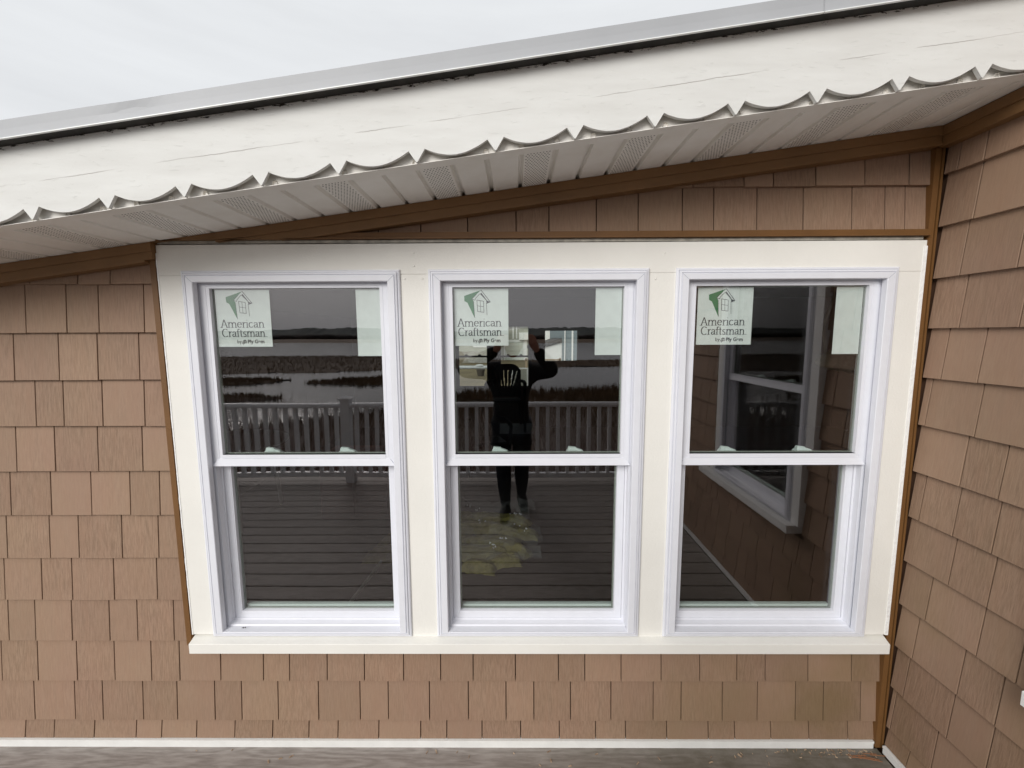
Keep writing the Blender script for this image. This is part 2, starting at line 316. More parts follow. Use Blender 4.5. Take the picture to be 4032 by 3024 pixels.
def ragged(pts, k, amp, seed):
    r = random.Random(seed); out = []
    for i in range(len(pts)):
        a = pts[i]; b = pts[(i+1) % len(pts)]
        for t in range(k):
            s = t/k; out.append((a[0]+(b[0]-a[0])*s + r.uniform(-amp, amp)*3, a[1]+(b[1]-a[1])*s + r.uniform(-amp, amp)))
    return out
def V(D): return 1.634 - D
near = [(30,-.2),(30,V(44)),(18,V(45)),(8,V(39)),(2,V(37)),(-4,V(37)),(-7,V(31)),(-10,V(25)),(-18,V(21)),(-32,V(17)),(-32,-.2)]
mb = MB(); NX, NY = 44, 30      # near bank, sloping from the deck down to the water
sh = [(-32,17),(-18,21),(-10,25),(-7,31),(-4,37),(2,37),(8,39),(18,45),(30,44)]
def shore(x):
    for (a, b), (c, d) in zip(sh, sh[1:]):
        if a <= x <= c: return b+(d-b)*(x-a)/(c-a)
    return 44
for j in range(NY+1):
    for i in range(NX+1):
        x = -32+62*i/NX; D = 4+(shore(x)+1.2*mn.noise((x*.7, 0, 0))-4)*j/NY; y = V(D)
        z = max(WZ-.15 if j == NY else WZ+.12, -1.3-(D-4)*.16) + (.12*mn.noise((x*.5, y*.5, 0)) if j < NY else 0)
        mb.v.append((x, y, z))
for j in range(NY):
    for i in range(NX): a = j*(NX+1)+i; mb.f.append([a, a+1, a+NX+2, a+NX+1])
tag(mb.build('marsh_bank', M_MUD, fix=False), kind='structure')
isl = {'marsh_island': ragged([(-95,V(108)),(-30,V(106)),(-8,V(88)),(30,V(86)),(32,V(70)),(4,V(68)),(-14,V(66)),(-24,V(60)),(-38,V(57)),(-60,V(64)),(-95,V(66))], 8, 1.1, 1),
       'marsh_islet': ragged([(-37,V(51)),(-27,V(49.5)),(-26,V(47)),(-31,V(44)),(-37,V(43))], 7, .4, 2),
       'marsh_islet.001': ragged([(-22.5,V(46)),(-17,V(52)),(-12,V(53)),(-12,V(45)),(-17,V(43.5))], 7, .4, 3),
       'marsh_islet.002': ragged([(-26,V(36)),(-20,V(35)),(-19.5,V(34)),(-24,V(32.5)),(-28,V(33))], 7, .3, 4)}
for nme, pts in isl.items(): land(nme.split('.')[0], pts, WZ-.05, WZ+.10, M_MUD)
land('far_marsh', ragged([(-900,V(700)),(900,V(700)),(900,V(330)),(200,V(300)),(-100,V(320)),(-300,V(305)),(-900,V(330))], 10, 6, 6), WZ-.05, WZ+.3, M_REED)
def reeds(name, spots, m, hmin, hmax, wd, label):
    mb = MB()
    for x, y, z in spots:
        h = rnd.uniform(hmin, hmax); a = rnd.uniform(0, math.pi); dx, dy = wd*math.cos(a), wd*math.sin(a); lx, ly = rnd.uniform(-.25, .25)*h, rnd.uniform(-.25, .25)*h
        n = len(mb.v); mb.v += [(x-dx, y-dy, z-.05), (x+dx, y+dy, z-.05), (x+lx, y+ly, z+h)]; mb.f.append([n, n+1, n+2])
    o = mb.build(name, m, fix=False); return tag(o, label, 'marsh grass', kind='stuff')
def inside(p, poly):
    c = False; x, y = p
    for i in range(len(poly)):
        (x1, y1), (x2, y2) = poly[i], poly[i-1]
        if (y1 > y) != (y2 > y) and x < (x2-x1)*(y-y1)/(y2-y1)+x1: c = not c
    return c
spots = []
for poly, n in zip(isl.values(), (9000, 900, 1400, 700)):
    xs = [p[0] for p in poly]; ys = [p[1] for p in poly]; k = 0
    while k < n:
        p = (rnd.uniform(min(xs), max(xs)), rnd.uniform(min(ys), max(ys)))
        if inside(p, poly): spots.append((p[0], p[1], WZ+.08)); k += 1
reeds('marsh_grass', spots, M_REED, .15, .45, .10, 'brown marsh grass growing on the islands in the water')
spots = []
for k in range(15000):
    x = rnd.uniform(-14, 22); s = rnd.random()**.7; D = 16+(shore(x)-16.3)*s; spots.append((x, V(D), max(WZ+.12, -1.3-(D-4)*.16)))
reeds('marsh_grass', spots, M_REED, .25, .7, .05, 'brown reeds covering the near bank below the deck')
# far woods and hills
mb = MB(); x = -900
while x < 900:
    wd = rnd.uniform(6, 14); h = 6.8+2.6*mn.noise((x*.02, 3, 0))+rnd.uniform(-.8, .8); mb.ball((x, V(640)+rnd.uniform(-8, 8), WZ+h*.45), (wd, 8, h*.56), 7, 5); x += wd*.55
tag(mb.build('far_woods', M_TREE, fix=False), 'dark line of bare woods beyond the marsh', 'woods', kind='stuff')
mb = MB(); n = 700; W_ = 1500
for i in range(n+1):
    x = -W_+2*W_*i/n; h = 24+13*mn.noise((x*.0026, 0, 0))+5*mn.noise((x*.013, 5, 0))+3.4*mn.noise((x*.06, 9, 0))+2.2*mn.noise((x*.17, 2, 0))
    mb.v += [(x, V(1350), WZ-1), (x, V(1500), h*1.08+WZ+3), (x, V(2100), WZ-1)]
for i in range(n): a = 3*i; mb.f += [[a, a+3, a+4, a+1], [a+1, a+4, a+5, a+2]]
tag(mb.build('hills', M_HILL, fix=False), kind='structure')
# brush behind the railing
M_TWIG = mat('bare_twigs', (.42, .36, .33), .9, var=.35, vscale=3)
M_TWIG2 = mat('dark_red_twigs', (.16, .075, .065), .9, var=.35, vscale=3)
def brush(n, xr, Dr, m, top, label):
    mb = MB()
    for _ in range(n):
        x = rnd.uniform(*xr); D = rnd.uniform(*Dr); y = V(D); z = max(WZ+.12, -1.3-(D-4)*.16); t = top(x) + rnd.gauss(0, .12)
        p = Vector((x, y, z)); d = Vector((rnd.gauss(0, .22), rnd.gauss(0, .22), 1)).normalized(); Lt = max(.4, (t-z))
        q = p+d*Lt*.55+Vector((rnd.gauss(0, .08), rnd.gauss(0, .08), 0)); e = q+(d+Vector((rnd.gauss(0, .4), rnd.gauss(0, .4), 0))).normalized()*Lt*.5
        wd = .011
        for a, b, w1, w2 in ((p, q, wd, wd*.7), (q, e, wd*.7, wd*.25)):
            s = Vector((w1, 0, 0)); s2 = Vector((w2, 0, 0)); mb.quad(a-s, a+s, b+s2, b-s2)
        for _k in range(4):
            o = q.lerp(e, rnd.random()); dd = Vector((rnd.gauss(0, 1), rnd.gauss(0, 1), rnd.uniform(.1, 1))).normalized()*rnd.uniform(.1, .35)
            mb.quad(o-Vector((.003, 0, 0)), o+Vector((.003, 0, 0)), o+dd)
    return tag(mb.build('brush', m, fix=False), label, 'brush', kind='stuff')
brush(2600, (-13, 8), (7, 14), M_TWIG, lambda x: -.45+.35*mn.noise((x*.6, 0, 0))+(.45 if x < -6.5 else 0), 'pale bare twigs of the brush behind the railing')
brush(1500, (-13, 8), (6.2, 11), M_TWIG2, lambda x: -.75+.35*mn.noise((x*.8, 4, 0))+(.3 if x < -6.5 else 0), 'dark reddish bare twigs low in the brush behind the railing')

# lawn behind the house
mb = MB(); mb.box(-40, 60, 7.2, 90, -3.4, -.3); tag(mb.build('lawn', M_LAWN), kind='structure')

# ------------------------------------------------------------------ deck
deck = tag(bpy.data.objects.new('deck', None), kind='structure'); COL.objects.link(deck)
mb = MB(); mb.box(-5.9, 1.46, -3.2, -.02, DECK-.20, DECK-.045); mb.build('gap_shade_slab', M_BLACK, deck)  # solid black slab that paints the shade seen in the board gaps
PB = .150; y = .012; i = 0
while y > -3.25:
    cuts = [-5.9]+sorted(rnd.uniform(-4.6, -2.2) for _ in range(1))+([rnd.uniform(2.0, 2.4)]) if i else [-5.9, 2.2]
    cuts = [c for c in cuts if c < 1.40]+[1.492]
    for a, b in zip(cuts, cuts[1:]):
        mb = MB(); mb.box(a+.0015, b-.0015, y-PB+.011, y, DECK-.025, DECK); o = mb.build('deck_board', M_DECK, deck, bevel=.002)
    y -= PB; i += 1
# wood chips and sawdust along the wall
M_CHIP = mat('wood_chips', (.55, .42, .30), .8, vscale=90, col2=(.20, .12, .07))
def chips(n, fx, fy, label, smin, smax, seed):
    r = random.Random(seed); mb = MB()
    for _ in range(n):
        x, y = fx(r), fy(r)
        if x > 1.488 or y > .003: continue
        l = r.uniform(smin, smax); wd = l*r.uniform(.15, .45); a = r.uniform(0, math.pi); h = r.uniform(.0008, .002)
        c, s = math.cos(a), math.sin(a); z = DECK+.0005
        P = [(-l, -wd), (l, -wd*.6), (l*.8, wd), (-l*.9, wd*.5)]
        q = [(x+c*u-s*v, y+s*u+c*v, z) for u, v in P]; t = [(p[0], p[1], z+h+r.uniform(0, .002)) for p in q]
        mb.hexa(q+t)
    return tag(mb.build('wood_chips', M_CHIP, fix=False), label, 'wood chips', kind='stuff')
chips(26, lambda r: r.uniform(-1.6, 1.1), lambda r: .002-abs(r.gauss(0, .045)), 'few pale wood splinters scattered on the deck along the wall', .003, .010, 3)
chips(75, lambda r: 1.46-abs(r.gauss(0, .22)), lambda r: .002-abs(r.gauss(0, .016)), 'pale sawdust and splinters heaped in the deck corner', .0015, .006, 4)
M_NEEDLE = mat('reddish_splinter', (.30, .14, .07), .8)
mb = MB()
for k in range(9):
    x = 1.34+.012*k+rnd.uniform(-.01, .01); y = -.012-rnd.uniform(0, .02); mb.tube([(x, y, DECK+.003), (x+rnd.uniform(.03, .06), y+rnd.uniform(-.02, .005), DECK+.004)], .0014, 5)
tag(mb.build('wood_chips', M_NEEDLE, fix=False), 'thin reddish splinters lying in the deck corner', 'splinters', kind='stuff')

# ------------------------------------------------------------------ walls
XL, XR, ZT, ZB = -1.300, 1.4755, 2.070, .548
WIN = [(-1.212, -.4155), (-.313, .486), (.583, 1.380)]; WT, WB = 1.977, .546
wall = tag(bpy.data.objects.new('front_wall', None), kind='structure'); COL.objects.link(wall)
def slab(mb, x0, x1, z0, z1): mb.box(x0, x1, .036, .15, z0, z1)
mb = MB(); slab(mb, -3.2, -1.206, -.3, 2.0); slab(mb, -1.206, 1.372, -.3, .552); slab(mb, -1.206, 1.372, 1.971, 2.02)
slab(mb, -.4215, -.307, .552, 1.971); slab(mb, .480, .589, .552, 1.971); slab(mb, 1.374, 1.62, .552, 1.971)
mb.build('sheathing', M_JOINT, wall)
mb = MB(); mb.extrude_poly([(-3.2, 2.001), (-1.2, 2.001), (-1.2, 2.021), (1.62, 2.021), (1.62, soff(1.62)+.06), (-3.2, 2.01)], .0365, .149); mb.build('gable_sheathing', M_JOINT, wall)
rows = {-2: (2.263, 2.50, [.10, .28, .46, .639, .82, .924, 1.074, 1.247, 1.404]),
 -1: (2.100, 2.263, [-1.1, -.9, -.76, -.633, -.494, -.34, -.17, .006, .125, .296, .447, .606, .719, .874, 1.04, 1.214, 1.332, 1.404]),
 0: (None, None, [-1.95, -1.792, -1.615, -1.494]), 1: (0, 0, [-1.829, -1.675, -1.554, -1.383]), 2: (0, 0, [-1.897, -1.726, -1.578, -1.42]),
 3: (0, 0, [-1.838, -1.73, -1.58, -1.418]), 4: (0, 0, [-1.937, -1.786, -1.618, -1.444]), 5: (0, 0, [-1.984, -1.824, -1.665, -1.511, -1.394]),
 6: (0, 0, [-2.024, -1.852, -1.736, -1.563, -1.417]), 7: (0, 0, [-2.058, -1.907, -1.784, -1.615, -1.441]), 8: (0, 0, [-1.957, -1.807, -1.653, -1.539, -1.39]),
 9: (0, 0, [-2.12, -1.97, -1.808, -1.652, -1.5, -1.383, -1.214, -1.038, -.93, -.775, -.622, -.461, -.309, -.176, -.003, .173, .281, .429, .592, .749, .9, 1.015, 1.188, 1.364]),
 10: (0, 0, [-2.008, -1.838, -1.721, -1.552, -1.409, -1.252, -1.14, -.988, -.82, -.647, -.53, -.359, -.198, -.042, .073, .224, .391, .565, .68, .849, .993, 1.149, 1.263, 1.415]),
 11: (.0735, .154, [-2.062, -1.94, -1.77, -1.593, -1.486, -1.339, -1.178, -1.019, -.867, -.745, -.574, -.399, -.29, -.143, .018, .179, .33, .454, .625, .797, .906, 1.055, 1.212, 1.373])}
rs = random.Random(11)
def shingle(parent, u0, u1, z0, z1, plane, ov=.012, topfn=None):
    """one shingle, butt edge proud at the bottom, leaning back under the course above"""
    g = .0018; a, b = u0+g, u1-g
    if b-a < .012 or z1-z0 < .01: return
    jz = rs.uniform(-.0012, .0012); dy = rs.uniform(-.0008, .0008); yb = .0140+dy; yt = .0300; yk = .0345
    za, zb = (z1+ov, z1+ov)
    if topfn: za, zb = min(za, topfn(a)), min(zb, topfn(b))
    if za-z0 < .006 and zb-z0 < .006: return
    za = max(za, z0+jz+.003); zb = max(zb, z0+jz+.003)
    c = .0022      # small arris on the side edges
    P = [(a, yb, z0+jz), (b, yb, z0+jz), (b, yk, z0+jz), (a, yk, z0+jz), (a, yt, za), (b, yt, zb), (b, yk, zb), (a, yk, za)]
    if plane == 'y': Q = [(x, y, z) for x, y, z in P]
    else: Q = [(1.489+y, -x, z) for x, y, z in P]
    ox, oy, oz = Q[0]
    mb = MB().hexa([(x-ox, y-oy, z-oz) for x, y, z in Q]); o = mb.build('shingle', M_SH, parent, loc=(ox, oy, oz), bevel=.0009)
for k, (zb, zt, xs) in rows.items():
    z0 = zb if zb else ZC-E_*k; z1 = zt if zt else z0+E_
    if k == 11: z0, z1 = .0705, ZC-E_*10
    left, right = (-3.1, 1.484)
    if 0 <= k <= 8: right = -1.315
    if k < 0: left = -1.30
    xs = [x for x in xs if left+.03 < x < right-.015]
    if left == -3.1:
        while xs[0] > -3.0: xs.insert(0, xs[0]-rs.choice([.11, .15, .165, .17]))
        xs = xs[1:]
    xs = [left]+xs+[right]
    for a, b in zip(xs, xs[1:]):
        tf = (lambda x: soff(x)+.004) if k <= 1 else None
        if k >= 8 and z1 > .50 and b > -1.3: # below the sill: stop under it
            shingle(wall, a, b, z0, z1, 'y', ov=-.02 if a > -1.3 else .012)
        else: shingle(wall, a, b, z0, z1, 'y', topfn=tf)

# return wall (runs towards the viewer on the right)
rwall = tag(bpy.data.objects.new('return_wall', None), kind='structure'); COL.objects.link(rwall)
RW = (-1.39, -.50, .73, 2.16)  # window opening y0,y1,z0,z1
mb = MB()
for y0, y1, z0, z1 in ((-3.3, RW[0]+.01, -.3, 3.0), (RW[1]-.01, .15, -.3, 3.0), (RW[0]+.01, RW[1]-.01, -.3, RW[2]+.01), (RW[0]+.01, RW[1]-.01, RW[3]-.01, 3.0)):
    mb.box(1.5245, 1.64, y0, y1, z0, z1)
mb.build('sheathing', M_JOINT, rwall)
rj = {-2: [.05, .132, .24], -1: [.12, .262], 0: [.097, .262], 1: [.114, .287], 2: [.072, .191], 3: [.031, .201], 4: [.174, .29], 5: [.047, .17, .29], 6: [.175, .297], 7: [.11, .285], 8: [.079, .243, .358], 9: [.06, .228, .35], 10: [.022, .189, .33], 11: [.10, .25]}
for k in range(-5, 12):
    z0 = ZC-E_*k; z1 = z0+E_
    if k == 11: z0 = .0705
    us = list(rj.get(k, [.08, .2]))
    while us[-1] < 3.1: us.append(us[-1]+rs.choice([.11, .15, .165, .17]))
    us = [.004]+us+[3.27]
    for a, b in zip(us, us[1:]):
        lo, hi = .44, 1.46
        if z1 > .68 and z0 < 2.22:
            if z0 < .66: # row cut by the sill
                for (p, q, zt_) in ((a, min(b, lo), z1), (max(a, lo), min(b, hi), .655), (max(a, hi), b, z1)):
                    if q-p > .012: shingle(rwall, p, q, z0, zt_, 'x', ov=.012 if zt_ == z1 else 0)
                continue
            if a < lo < b: b = lo
            if a < hi < b: a = hi
            if a >= lo and b <= hi: continue
        if k < -2: shingle(rwall, a, b, z0, z1, 'x')
        else: shingle(rwall, a, b, z0, z1, 'x')

# ------------------------------------------------------------------ brown trims and base trims
def plane_strip(pts_top, pts_bot): pass
t = MB(); t.box(-1.3275, -1.3015, .000, .030, .505, 2.06); t.box(-1.324, -1.305, -.003, .000, .505, 2.058)
thing(t, 'corner_trim', M_BROWN, 'narrow brown vertical trim strip left of the cream window casing', 'trim')
t = MB(); t.box(XR+.0015, 1.4965, .003, .031, .046, 2.41); t.box(1.4965, 1.500, .012, .031, .046, 2.42); t.box(1.500, 1.5075, .001, .031, .046, 2.41)
thing(t, 'corner_trim', M_BROWN, 'brown vertical corner post where the two shingled walls meet', 'trim')
t = MB()      # band under the soffit
def slopebox(t, x0, x1, top0, h, y0, y1, minz=-9):
    xs = [x0+(x1-x0)*i/24 for i in range(25)]
    for a, b in zip(xs, xs[1:]):
        za, zb_ = soff(a)-top0, soff(b)-top0; ba, bb = max(za-h, minz), max(zb_-h, minz)
        if za-ba < .001 and zb_-bb < .001: continue
        t.hexa([(a, y0, ba), (b, y0, bb), (b, y1, bb), (a, y1, ba), (a, y0, za), (b, y0, zb_), (b, y1, zb_), (a, y1, za)])
slopebox(t, -3.1, -1.3012, .001, .031, -.021, .03); slopebox(t, -3.1, -1.3012, .032, .027, -.016, .03); slopebox(t, -3.1, -1.3278, .0592, .008, -.020, .03)
slopebox(t, -1.3012, 1.475, .001, .031, -.021, .03, 2.084); slopebox(t, -1.3012, 1.475, .032, .025, -.016, .03, 2.084); slopebox(t, -1.3012, 1.475, .057, .008, -.020, .03, 2.084)
thing(t, 'frieze_trim', M_BROWN2, 'sloping brown trim band under the soffit on the window wall', 'trim')
t = MB(); t.box(-1.296, 1.477, -.006, .030, 2.0845, 2.107); t.box(-1.296, 1.477, -.011, -.006, 2.0845, 2.090)
thing(t, 'header_trim', M_BROWN, 'level brown trim strip above the cream window casing', 'trim')
t = MB(); t.box(1.477, 1.5225, -3.3, -.005, 2.380, 2.446); t.box(1.471, 1.477, -3.3, -.005, 2.413, 2.445)
thing(t, 'frieze_trim', M_BROWN2, 'level brown trim band high on the right-hand wall', 'trim')
t = MB(); t.box(-1.297, 1.47, .004, .030, .470, .492)
thing(t, 'undersill_trim', M_BROWN, 'thin brown trim strip tucked under the long cream sill', 'trim')
t = MB(); t.box(-3.2, 1.474, .0085, .030, DECK+.0005, .0690); t.box(-3.2, 1.474, .0060, .0085, .061, .0690)
thing(t, 'base_trim', M_WHITE, 'white base trim strip between the window wall and the deck', 'trim')
t = MB(); t.box(1.496, 1.52, -3.3, -.010, DECK+.0005, .0690); t.box(1.4935, 1.496, -3.3, -.010, .061, .0690)
thing(t, 'base_trim', M_WHITE, 'white base trim strip at the foot of the right-hand wall', 'trim')

# ------------------------------------------------------------------ cream casing with sill
cas = empty('window_casing', (0, 0, 0), 'cream painted casing and sill boards framing the row of three windows', 'window casing')
def board(x0, x1, z0, z1, name='board', y0=0.0):
    mb = MB(); mb.box(x0, x1, y0, .034, z0, z1); return mb.build(name, M_CREAM, cas, bevel=.0015)
board(XL, XR, 1.9608, ZT, 'head_board', -.0003)
board(XL, -1.196, .549, 1.9605, 'side_board'); board(1.364, XR, .549, 1.9605, 'side_board')
board(-.433, -.296, .549, 1.9605, 'mullion_board'); board(.470, .600, .549, 1.9605, 'mullion_board')
board(-1.196, 1.364, .5245, .549, 'bottom_board')
mb = MB(); mb.hexa([(-1.291,-.037,.494),(1.458,-.037,.494),(1.466,.034,.494),(-1.299,.034,.494),(-1.291,-.037,.535),(1.458,-.037,.535),(1.472,.034,.5485),(-1.301,.034,.5485)])
mb.build('sill', M_CREAM, cas, bevel=.0015)
mb = MB(); mb.box(XL+.004, XR-.012, .004, .034, 2.0735, 2.0832); o = mb.build('head_flashing', mat('dirty_white_flashing', (.42, .40, .35), .6, var=.35, vscale=26), cas)
mb = MB()
for i in range(60):
    z0 = .55+(2.05-.55)*i/60; z1 = .55+(2.05-.55)*(i+1)/60; wv = .0015*mn.noise((i*.6, 1, 0))+.0005
    mb.hexa([(XR-.0105-wv, -.0025, z0), (XR+.001, -.0025, z0), (XR+.001, .02, z0), (XR-.0105-wv, .02, z0), (XR-.0105-wv, -.0025, z1), (XR+.001, -.0025, z1), (XR+.001, .02, z1), (XR-.0105-wv, .02, z1)])
mb.build('caulk_bead', M_CAULK, cas)
mb = MB()
for i in range(60):
    z0 = .55+1.49*i/60; z1 = .55+1.49*(i+1)/60; wv = .0022*abs(mn.noise((i*.7, 7, 0)))+.0003
    mb.hexa([(XL-.0012-wv, -.0015, z0), (XL+.0025, -.0015, z0), (XL+.0025, .02, z0), (XL-.0012-wv, .02, z0), (XL-.0012-wv, -.0015, z1), (XL+.0025, -.0015, z1), (XL+.0025, .02, z1), (XL-.0012-wv, .02, z1)])
mb.build('caulk_bead', M_CAULK, cas)
mb = MB()
for x, z in ((-.365, 2.035), (-.365, 1.99), (.54, 2.03), (-.40, 1.945), (-.335, 1.945), (.51, 1.94)): mb.ball((x, -.0008, z), (.0035, .0016, .0035), 10, 6)
mb.build('nail_dimples', M_CREAM, cas, smooth=True)

# ------------------------------------------------------------------ double-hung windows
def nib_strokes(mb, strokes, ox, oz, s, y, hw=.085, hv=.035):
    """lettering: each stroke drawn with a broad nib (hw half width, hv half height)"""
    for st in strokes:
        for (x0, z0), (x1, z1) in zip(st, st[1:]):
            P = []
            for (x, z) in ((x0, z0), (x1, z1)):
                P += [(x-hw, z-hv), (x+hw, z-hv), (x+hw, z+hv), (x-hw, z+hv)]
            P = sorted(set(P)); lo = []
            for p in P:
                while len(lo) > 1 and (lo[-1][0]-lo[-2][0])*(p[1]-lo[-2][1])-(lo[-1][1]-lo[-2][1])*(p[0]-lo[-2][0]) <= 0: lo.pop()
                lo.append(p)
            up = []
            for p in reversed(P):
                while len(up) > 1 and (up[-1][0]-up[-2][0])*(p[1]-up[-2][1])-(up[-1][1]-up[-2][1])*(p[0]-up[-2][0]) <= 0: up.pop()
                up.append(p)
            h = lo[:-1]+up[:-1]; nib_strokes.k += 1; yy = y-(nib_strokes.k % 7)*.000012
            mb.quad(*[(ox+s*a, yy, oz+s*b) for a, b in h])
nib_strokes.k = 0
def arc(cx, cy, rx, ry, a0, a1, n=9): return [(cx+rx*math.cos(R(a0+(a1-a0)*i/n)), cy+ry*math.sin(R(a0+(a1-a0)*i/n))) for i in range(n+1)]
def arch(x0, x1): return [(x0, .62)]+arc((x0+x1)/2+.02, .60, (x1-x0)/2-.02, .38, 165, 0, 7)+[(x1, 0)]
def ser(x, z=0, w=.17): return [(x-w, z), (x+w, z)]
GL = {'A': (1.32, [[(.12, 0), (.62, 1.46)], [(.66, 1.46), (1.18, 0)], [(.3, .5), (.95, .5)], ser(.1), ser(1.2)]),
 'm': (1.78, [[(.22, 0), (.22, .96)], arch(.22, .88), arch(.88, 1.54), ser(.2), ser(.88), ser(1.56), [(.05, .96), (.2, .96)]]),
 'e': (1.02, [[(.16, .56), (.86, .56)]+arc(.5, .5, .38, .47, 12, 315, 14)]),
 'r': (.72, [[(.22, 0), (.22, .96)], [(.22, .6), (.38, .9), (.58, .95), (.64, .9)], ser(.22), [(.05, .96), (.2, .96)]]),
 'i': (.46, [[(.23, 0), (.23, .96)], [(.22, 1.38), (.24, 1.38)], ser(.23), [(.06, .96), (.2, .96)]]),
 'c': (.96, [arc(.52, .49, .39, .47, 50, 315, 13)]),
 'a': (1.0, [[(.2, .8)]+arc(.46, .72, .28, .24, 150, 0, 6)+[(.74, .12), (.86, .02)], [(.74, .56), (.4, .5)]+arc(.34, .26, .2, .24, 100, 300, 7)+[(.72, .2)]]),
 'n': (1.14, [[(.22, 0), (.22, .96)], arch(.22, .90), ser(.2), ser(.92), [(.05, .96), (.2, .96)]]),
 'C': (1.42, [arc(.76, .72, .62, .74, 48, 312, 18)]),
 'f': (.64, [[(.27, 0), (.27, 1.1)]+arc(.48, 1.15, .21, .3, 180, 50, 5), [(.02, .94), (.55, .94)], ser(.27)]),
 't': (.66, [[(.28, 1.28), (.28, .25)]+arc(.46, .22, .18, .22, 180, 290, 5), [(.04, .94), (.56, .94)]]),
 's': (.82, [arc(.42, .72, .24, .23, 40, 250, 8)+arc(.4, .25, .26, .25, 80, -150, 9)])}
def write(mb, txt, x0, x1, z, s, y):
    tw = sum(GL[c][0] for c in txt)*s; k = (x1-x0)/tw; x = x0
    for c in txt:
        wd, st = GL[c]; nib_strokes(mb, [[(a*k, b) for a, b in t_] for t_ in st], x, z, s, y); x += wd*s*k
def text_mesh(txt, size, loc, mat_, parent, name, bold=.0):
    cu = bpy.data.curves.new('txt', 'FONT'); cu.body = txt; cu.size = size; cu.offset = bold; o = bpy.data.objects.new('txt', cu); COL.objects.link(o)
    dg = bpy.context.evaluated_depsgraph_get(); me = bpy.data.meshes.new_from_object(o.evaluated_get(dg)); bpy.data.objects.remove(o)
    for v in me.vertices: v.co = Vector((loc[0]+v.co.x, loc[1], loc[2]+v.co.y))
    me.materials.clear(); me.materials.append(mat_); n = bpy.data.objects.new(name, me); COL.objects.link(n); n.parent = parent; return n
def sticker(parent, x0, z_top, y, full=True, wd=.205, ht=.216):
    mb = MB(); nx, nz_ = 6, 6
    mb.box(x0, x0+wd, y, y+.0004, z_top-ht, z_top)
    st = mb.build('sticker', M_PAPER, parent)
    if not full: return st
    k = wd/1235.; X = lambda px: x0+(px-205)*k; Z = lambda py: z_top-(py-118)*k; yy = y-.0004
    ink = MB(); grn = MB()
    write(ink, 'American', X(292), X(1285), Z(985), 120*k, yy); write(ink, 'Craftsman', X(300), X(1290), Z(1192), 120*k, yy)
    ink.quad((X(1298), yy, Z(1196)), (X(1335), yy, Z(1196)), (X(1335), yy, Z(1188)), (X(1298), yy, Z(1188)))
    def ln(pts, wpx):
        for (a, b), (c, d) in zip(pts, pts[1:]):
            v = Vector((c-a, d-b)).normalized(); n = Vector((-v.y, v.x))*wpx/2; v = v*wpx/2.5; nib_strokes.k += 1; q = yy-(nib_strokes.k % 7)*.00001
            ink.quad(*[(X(p.x), q, Z(p.y)) for p in (Vector((a, b))-v+n, Vector((c, d))+v+n, Vector((c, d))+v-n, Vector((a, b))-v-n)])
    grn.quad(*[(X(a), yy, Z(b)) for a, b in ((450, 305), (455, 420), (520, 455), (683, 800), (672, 600), (662, 430), (650, 400), (622, 375), (640, 350), (728, 268), (830, 178))])
    ln([(830, 178), (1035, 440), (955, 470)], 13); ln([(728, 268), (622, 375), (690, 400), (703, 360), (800, 262)], 11)
    ink.quad(*[(X(a), yy, Z(b)) for a, b in ((805, 262), (838, 238), (968, 415), (1035, 440), (955, 470), (942, 405))])
    ln([(948, 465), (960, 730)], 10); ln([(662, 430), (670, 600), (683, 790)], 8)
    ln([(735, 398), (885, 425), (890, 670), (748, 652), (735, 398)], 11); ln([(808, 412), (818, 662)], 9); ln([(742, 525), (888, 545)], 9)
    # round maker's emblem: slanted bars in a broken ring
    for dx in (0, 26, 52): ln([(750+dx, 1345), (775+dx, 1290), (800+dx*.6, 1268)], 13)
    ln([(800, 1268), (845, 1285), (856, 1310), (845, 1332), (800, 1335)], 12); ln([(775, 1370), (800, 1300)], 12)
    ink.build('sticker_print', M_PRINT, st, fix=False); grn.build('sticker_logo', M_INKG, st, fix=False)
    text_mesh('by', 112*k, (X(634), yy, Z(1338)), M_PRINT, st, 'sticker_print', .0002)
    text_mesh('Ply Gem', 112*k, (X(876), yy, Z(1338)), M_PRINT, st, 'sticker_print', .0006)
    return st
